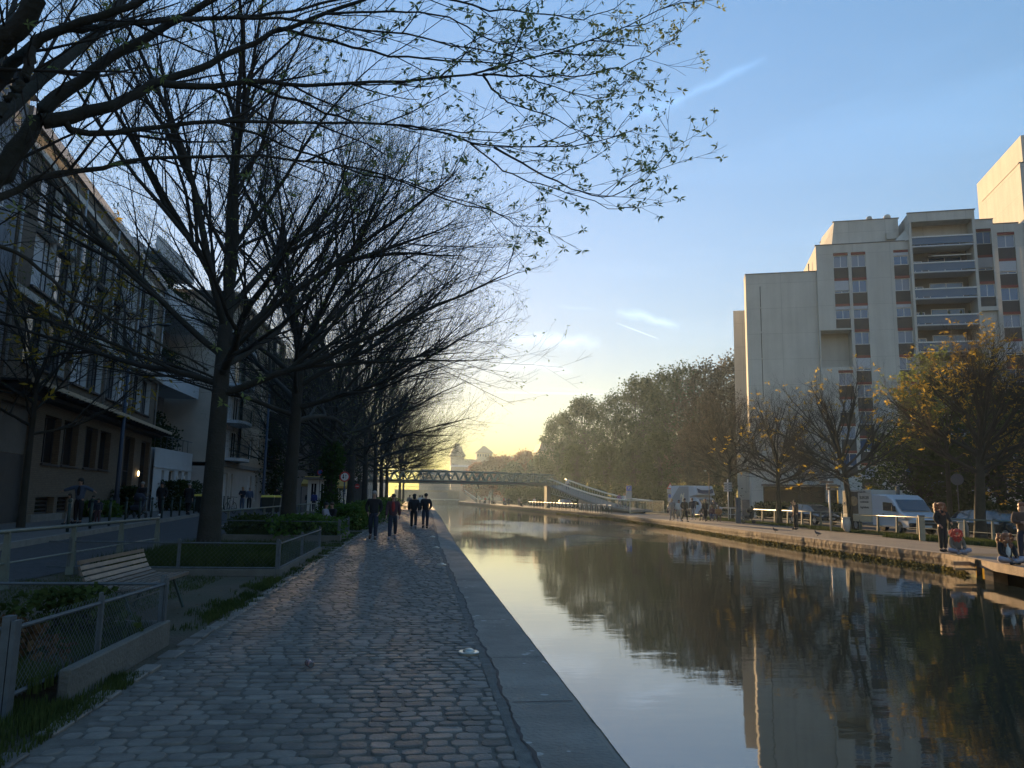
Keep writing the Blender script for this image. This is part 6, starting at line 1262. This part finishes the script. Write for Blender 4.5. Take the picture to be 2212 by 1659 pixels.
sc_t = thing('scooter', 'small pink-decked kick scooter in front of the child', 'scooter', pl(206, 1134), R(80)); m = MB(); m.box(-.25, .25, -.06, .06, .06, .09); m.build('deck', cloth('pink', (.5, .22, .2)), sc_t); m = MB(); m.tube([(.28, 0, .06), (.22, 0, .75)], .014); m.tube([(.22, -.15, .75), (.22, .15, .75)], .014); m.build('steering_column', M_galv, sc_t)
for x in (-.27, .3): m = MB(); m.tube([(x, -.02, .05), (x, .02, .05)], .05, 12); m.build('wheel', M_black, sc_t)
x, y, _ = place(2187, 1217); bo_ = thing('bottle', 'yellow-green glass bottle glowing beside the seated auburn-haired person', 'bottle', (x, y, .004)); m = MB(); m.tube([(0, 0, 0), (0, 0, .17), (0, 0, .22), (0, 0, .31)], [.05, .05, .018, .016], 14); m.build('glass', mat('green_glass', (.45, .42, .08), .2), bo_, smooth=True); m = MB(); m.cyl(0, 0, .31, .33, .018); m.build('cap', M_cream, bo_)
def bird(label, u_, v, rz):
    x, y, _ = place(u_, v); b = thing('pigeon', label, 'bird', (x, y, 0), rz, 'birds on the far quay'); V = [(0, -.16, .10), (0, -.05, .13), (0, .06, .15), (0, .11, .21), (0, .125, .255), (0, .16, .25), (.03, .0, .06), (.03, .0, .0), (-.03, .02, .06), (-.03, .02, 0)]
    m = MB(); m.tube(V[:6], [.02, .055, .06, .035, .032, .008], 10); m.tube(V[6:8], [.02, .006], 5); m.tube(V[8:10], [.02, .006], 5); m.build('body', mat('pigeon_grey', (.06, .06, .075), .7), b, smooth=True)
bird('dark pigeon standing on the quay edge right of the lone standing person', 1767, 1158, R(60)); bird('crouched brown duck on the quay edge left of the lone standing person', 1675, 1150, R(100))
# ------------------------------------------------------------------ grass and plants
rg = np.random.default_rng(77)
def blades(X, h, w_=.007, lean=.35):
    n = len(X); A_ = rg.uniform(0, 6.28, n); D = np.stack([np.cos(A_), np.sin(A_), np.zeros(n)], 1); S = np.stack([-np.sin(A_), np.cos(A_), np.zeros(n)], 1); H_ = h*rg.uniform(.5, 1.2, (n, 1)); l = rg.uniform(.1, 1, (n, 1))*lean
    W_ = w_*rg.uniform(.7, 1.4, (n, 1)); mid = X+D*H_*l*.35+UP*H_*.55; tip = X+D*H_*l+UP*H_*(.95-.3*l)
    V = np.stack([X-S*W_, X+S*W_, mid+S*W_*.7, mid-S*W_*.7, tip], 1).reshape(-1, 3); b = (np.arange(n)*5)[:, None]
    return V, (b+np.array([[0, 1, 2, 3]])), (b+np.array([[3, 2, 4]]))
def scatter(x0, x1, y0, y1, n, z, clump=.6):
    X = np.stack([rg.uniform(x0, x1, n), rg.uniform(y0, y1, n)], 1); keep = (np.sin(X[:, 0]*3.1+1)+np.sin(X[:, 1]*2.3)+np.sin((X[:, 0]+X[:, 1])*5.7)+rg.normal(0, .8, n)) > -1.2+clump*1.6; X = X[keep]; return np.column_stack([X, np.full(len(X), z)])
def grass(parts):
    VV = []; F4 = []; F3 = []; o = 0
    for X, h, w_ in parts: V, a, b = blades(X, h, w_); VV.append(V); F4.append(a+o); F3.append(b+o); o += len(V)
    g_ = npmesh('grass', np.concatenate(VV), [np.concatenate(F4), np.concatenate(F3)], [M_grass]); tag(g_, 'grass and weeds in the planters and on the earth verges', 'grass', kind='stuff')
grass([(scatter(-6.1, -2.7, 6.2, 8.7, 26000, .13, .1), .16, .004), (scatter(-6.3, -2.8, 16, 22.5, 17000, .06, .25), .32, .007), (scatter(-6.5, -2.8, 27.7, 31.3, 9000, .10, .1), .30, .012),
       (scatter(-2.66, -2.32, 4.6, 7.4, 5000, 0, .25), .07, .004), (scatter(-4.6, -2.5, 4.0, 6.4, 15000, 0, .0), .11, .004), (scatter(-3.0, -2.35, 9.6, 34, 18000, 0, .75), .07, .006), (scatter(-7.0, -3.6, 9.6, 15.8, 14000, 0, .6), .05, .004), (scatter(-7.2, -3.0, 22.6, 27, 9000, 0, .3), .06, .006),
       (scatter(-2.75, -2.5, 9.8, 15.8, 5000, 0, .1), .08, .005), (scatter(-7, -2.6, 36, 70, 14000, 0, 0), .25, .02),
       (scatter(23.9, 25.8, 36, 46, 9000, 0, 0), .14, .012), (scatter(24.8, 26.8, 46, 66, 9000, 0, 0), .14, .014), (scatter(22.6, 25.2, 28, 36, 12000, 0, 0), .2, .012), (scatter(26.5, 28, 66, 76, 3000, 0, 0), .18, .02)])
def shrub(label, x, y, z, r_, h, n, size, m_, grp, name='shrub', cat='shrub'):
    s = thing(name, label, cat, (x, y, z), 0, grp); u_ = rg.random(n)**.5; a_ = rg.uniform(0, 6.28, n); zz = rg.random(n)**.8; bump_ = 1+.35*np.sin(a_*3+x)+.2*np.sin(a_*5+y+zz*4); rr = r_*u_*bump_*np.sqrt(np.clip(1.05-(zz-.35)**2*1.6, .1, 1)); X = np.stack([rr*np.cos(a_), rr*np.sin(a_), zz*h], 1); V, F_ = leaf_clusters(rg, X, 1, size, 'leaf'); npmesh('foliage', V, [F_], [m_], None, s)
    m = MB()
    for k in range(5): q = k*1.3; m.tube([(0, 0, 0), (r_*.3*math.cos(q), r_*.3*math.sin(q), h*.4), (r_*.5*math.cos(q), r_*.5*math.sin(q), h*.75)], [.02, .014, .006], 4)
    m.build('stems', M_twig, s); return s
PG = 'shrubs and plants on the left verge'; M_pl = leafmat('bright_plant', (.05, .11, .02), (.12, .19, .05), .4)
shrub('leafy green plants inside the nearest wire fence', -3.4, 8.4, .12, .55, .5, 1500, .07, M_grass, PG); shrub('dry reddish weeds inside the nearest wire fence', -3.6, 7.2, .12, .6, .38, 1300, .06, leafmat('dry_weed', (.09, .05, .03), (.16, .10, .05), .3), PG); shrub('trailing weeds at the lower left corner beside the steel post', -3.25, 5.2, 0, .55, .24, 1600, .06, M_grass, PG)
shrub('leafy green clump in the planter below the lilac-grey hoodie', -4.0, 28.6, .1, 1.3, .75, 2600, .13, M_pl, PG); shrub('dark green clump in the planter left of the third tree', -5.9, 29.0, .1, .9, .7, 1500, .13, M_grass, PG)
for i, (x, y, r_, h, lab) in enumerate(((-3.3, 37.5, 1.1, 1.1, 'bright leafy shrub behind the planter fence left of the bald walker'), (-3.6, 41.5, 1.2, 1.0, 'leafy shrub in the second row behind the bald walker'), (-3.1, 47, 1.2, 1.1, 'leafy shrub between the bald walker and the person in the red top'), (-3.3, 56, 1.3, 1.2, 'shrub behind the person in the red top'), (-3.2, 68, 1.5, 1.3, 'far shrub left of the dark pair'), (-3.4, 82, 1.6, 1.4, 'farthest shrub by the path'))): shrub(lab, x, y, 0, r_, h, 2600, .15, M_pl, PG)
LGp = 'shrubs along the left facades'
def fshr(lab, s_, off, r_, h, n=1800): c, d = math.cos(R(96.73)), math.sin(R(96.73)); x = -14.966+s_*c+off*d; y = 32.064+s_*d-off*c; shrub(lab, x, y, .3, r_, h, n, .16, M_leafd if h > 1.2 else M_pl, LGp)
fshr('yellow-green bush behind the dark blue lamp post', 11.8, .9, .8, 1.5); fshr('low plants at the foot of the tan brick wall', 7.5, .6, 1.0, .8); fshr('dark bush before the white house door', 22.5, 1.2, 1.4, 2.0, 2600); fshr('second dark bush before the white house', 26, 1.2, 1.5, 2.1, 2600); fshr('green bush at the foot of the beige house', 33, 1.7, 1.4, 1.9, 2400); fshr('green bush at the far corner of the beige house', 42, 1.8, 1.8, 2.2, 2600)
for i, (x, z, h) in enumerate(((.9, 4.5, 2.2), (3.2, 4.5, 2.6), (5.8, 4.5, 1.8), (1.5, 9.7, 1.9), (5.0, 9.7, 2.0), (2.5, 14.9, 1.8), (6.3, 14.9, 1.5))):
    shrub(['tall planting on the lowest terrace of the white house, left', 'tall planting on the lowest terrace of the white house, middle', 'tall planting on the lowest terrace of the white house, right', 'planting on the middle terrace of the white house, left', 'planting on the middle terrace of the white house, right', 'planting on the top terrace of the white house, left', 'planting on the top terrace of the white house, right'][i], -17.1-1.3, 52.4+x, z, .9, h, 900, .18, M_leafd, 'plants on the white house terraces')
# leaf and grit litter on the earth
n = 900; X = np.stack([rg.uniform(-6.6, -2.5, n), rg.uniform(3.5, 34, n), np.full(n, .004)], 1); V, F_ = leaf_clusters(rg, X, 1, .05, 'leaf'); V[:, 2] = np.abs(V[:, 2]-.004)*.25+.002; tag(npmesh('leaf_litter', V, [F_], [leafmat('litter', (.10, .07, .04), (.22, .17, .11), .1)]), 'small dry leaves and litter strewn on the verge', 'litter', kind='stuff')
# ragged wet growth along the far waterline
n = 14000; yy = rg.uniform(22.5, 110, n); X = np.stack([np.array([xr(y) for y in yy])-rg.uniform(0, .06, n), yy, WZ+rg.uniform(.0, .12, n)], 1); V, F_ = leaf_clusters(rg, X, 1, .10, 'leaf'); tag(npmesh('waterline_moss', V, [F_], [leafmat('wet_moss', (.06, .06, .015), (.22, .19, .07), .3)]), 'ragged moss and weed along the far waterline', 'moss', kind='stuff')
# ------------------------------------------------------------------ air
hz = MB(); hz.box(-90, 110, -40, 520, -2.5, 62); h_o = hz.build('haze', None); h_o.data.materials.clear()
hm_ = bpy.data.materials.new('evening_haze'); hm_.use_nodes = True; nt = hm_.node_tree; nt.nodes.clear(); vo = nt.nodes.new('ShaderNodeVolumePrincipled'); oo = nt.nodes.new('ShaderNodeOutputMaterial'); nt.links.new(vo.outputs[0], oo.inputs['Volume'])
vo.inputs['Color'].default_value = (.62, .82, 1, 1); vo.inputs['Density'].default_value = .00034; vo.inputs['Anisotropy'].default_value = .52
h_o.data.materials.append(hm_); tag(h_o, 'thin golden evening haze over the canal', 'haze', kind='stuff'); h_o.display_type = 'WIRE'
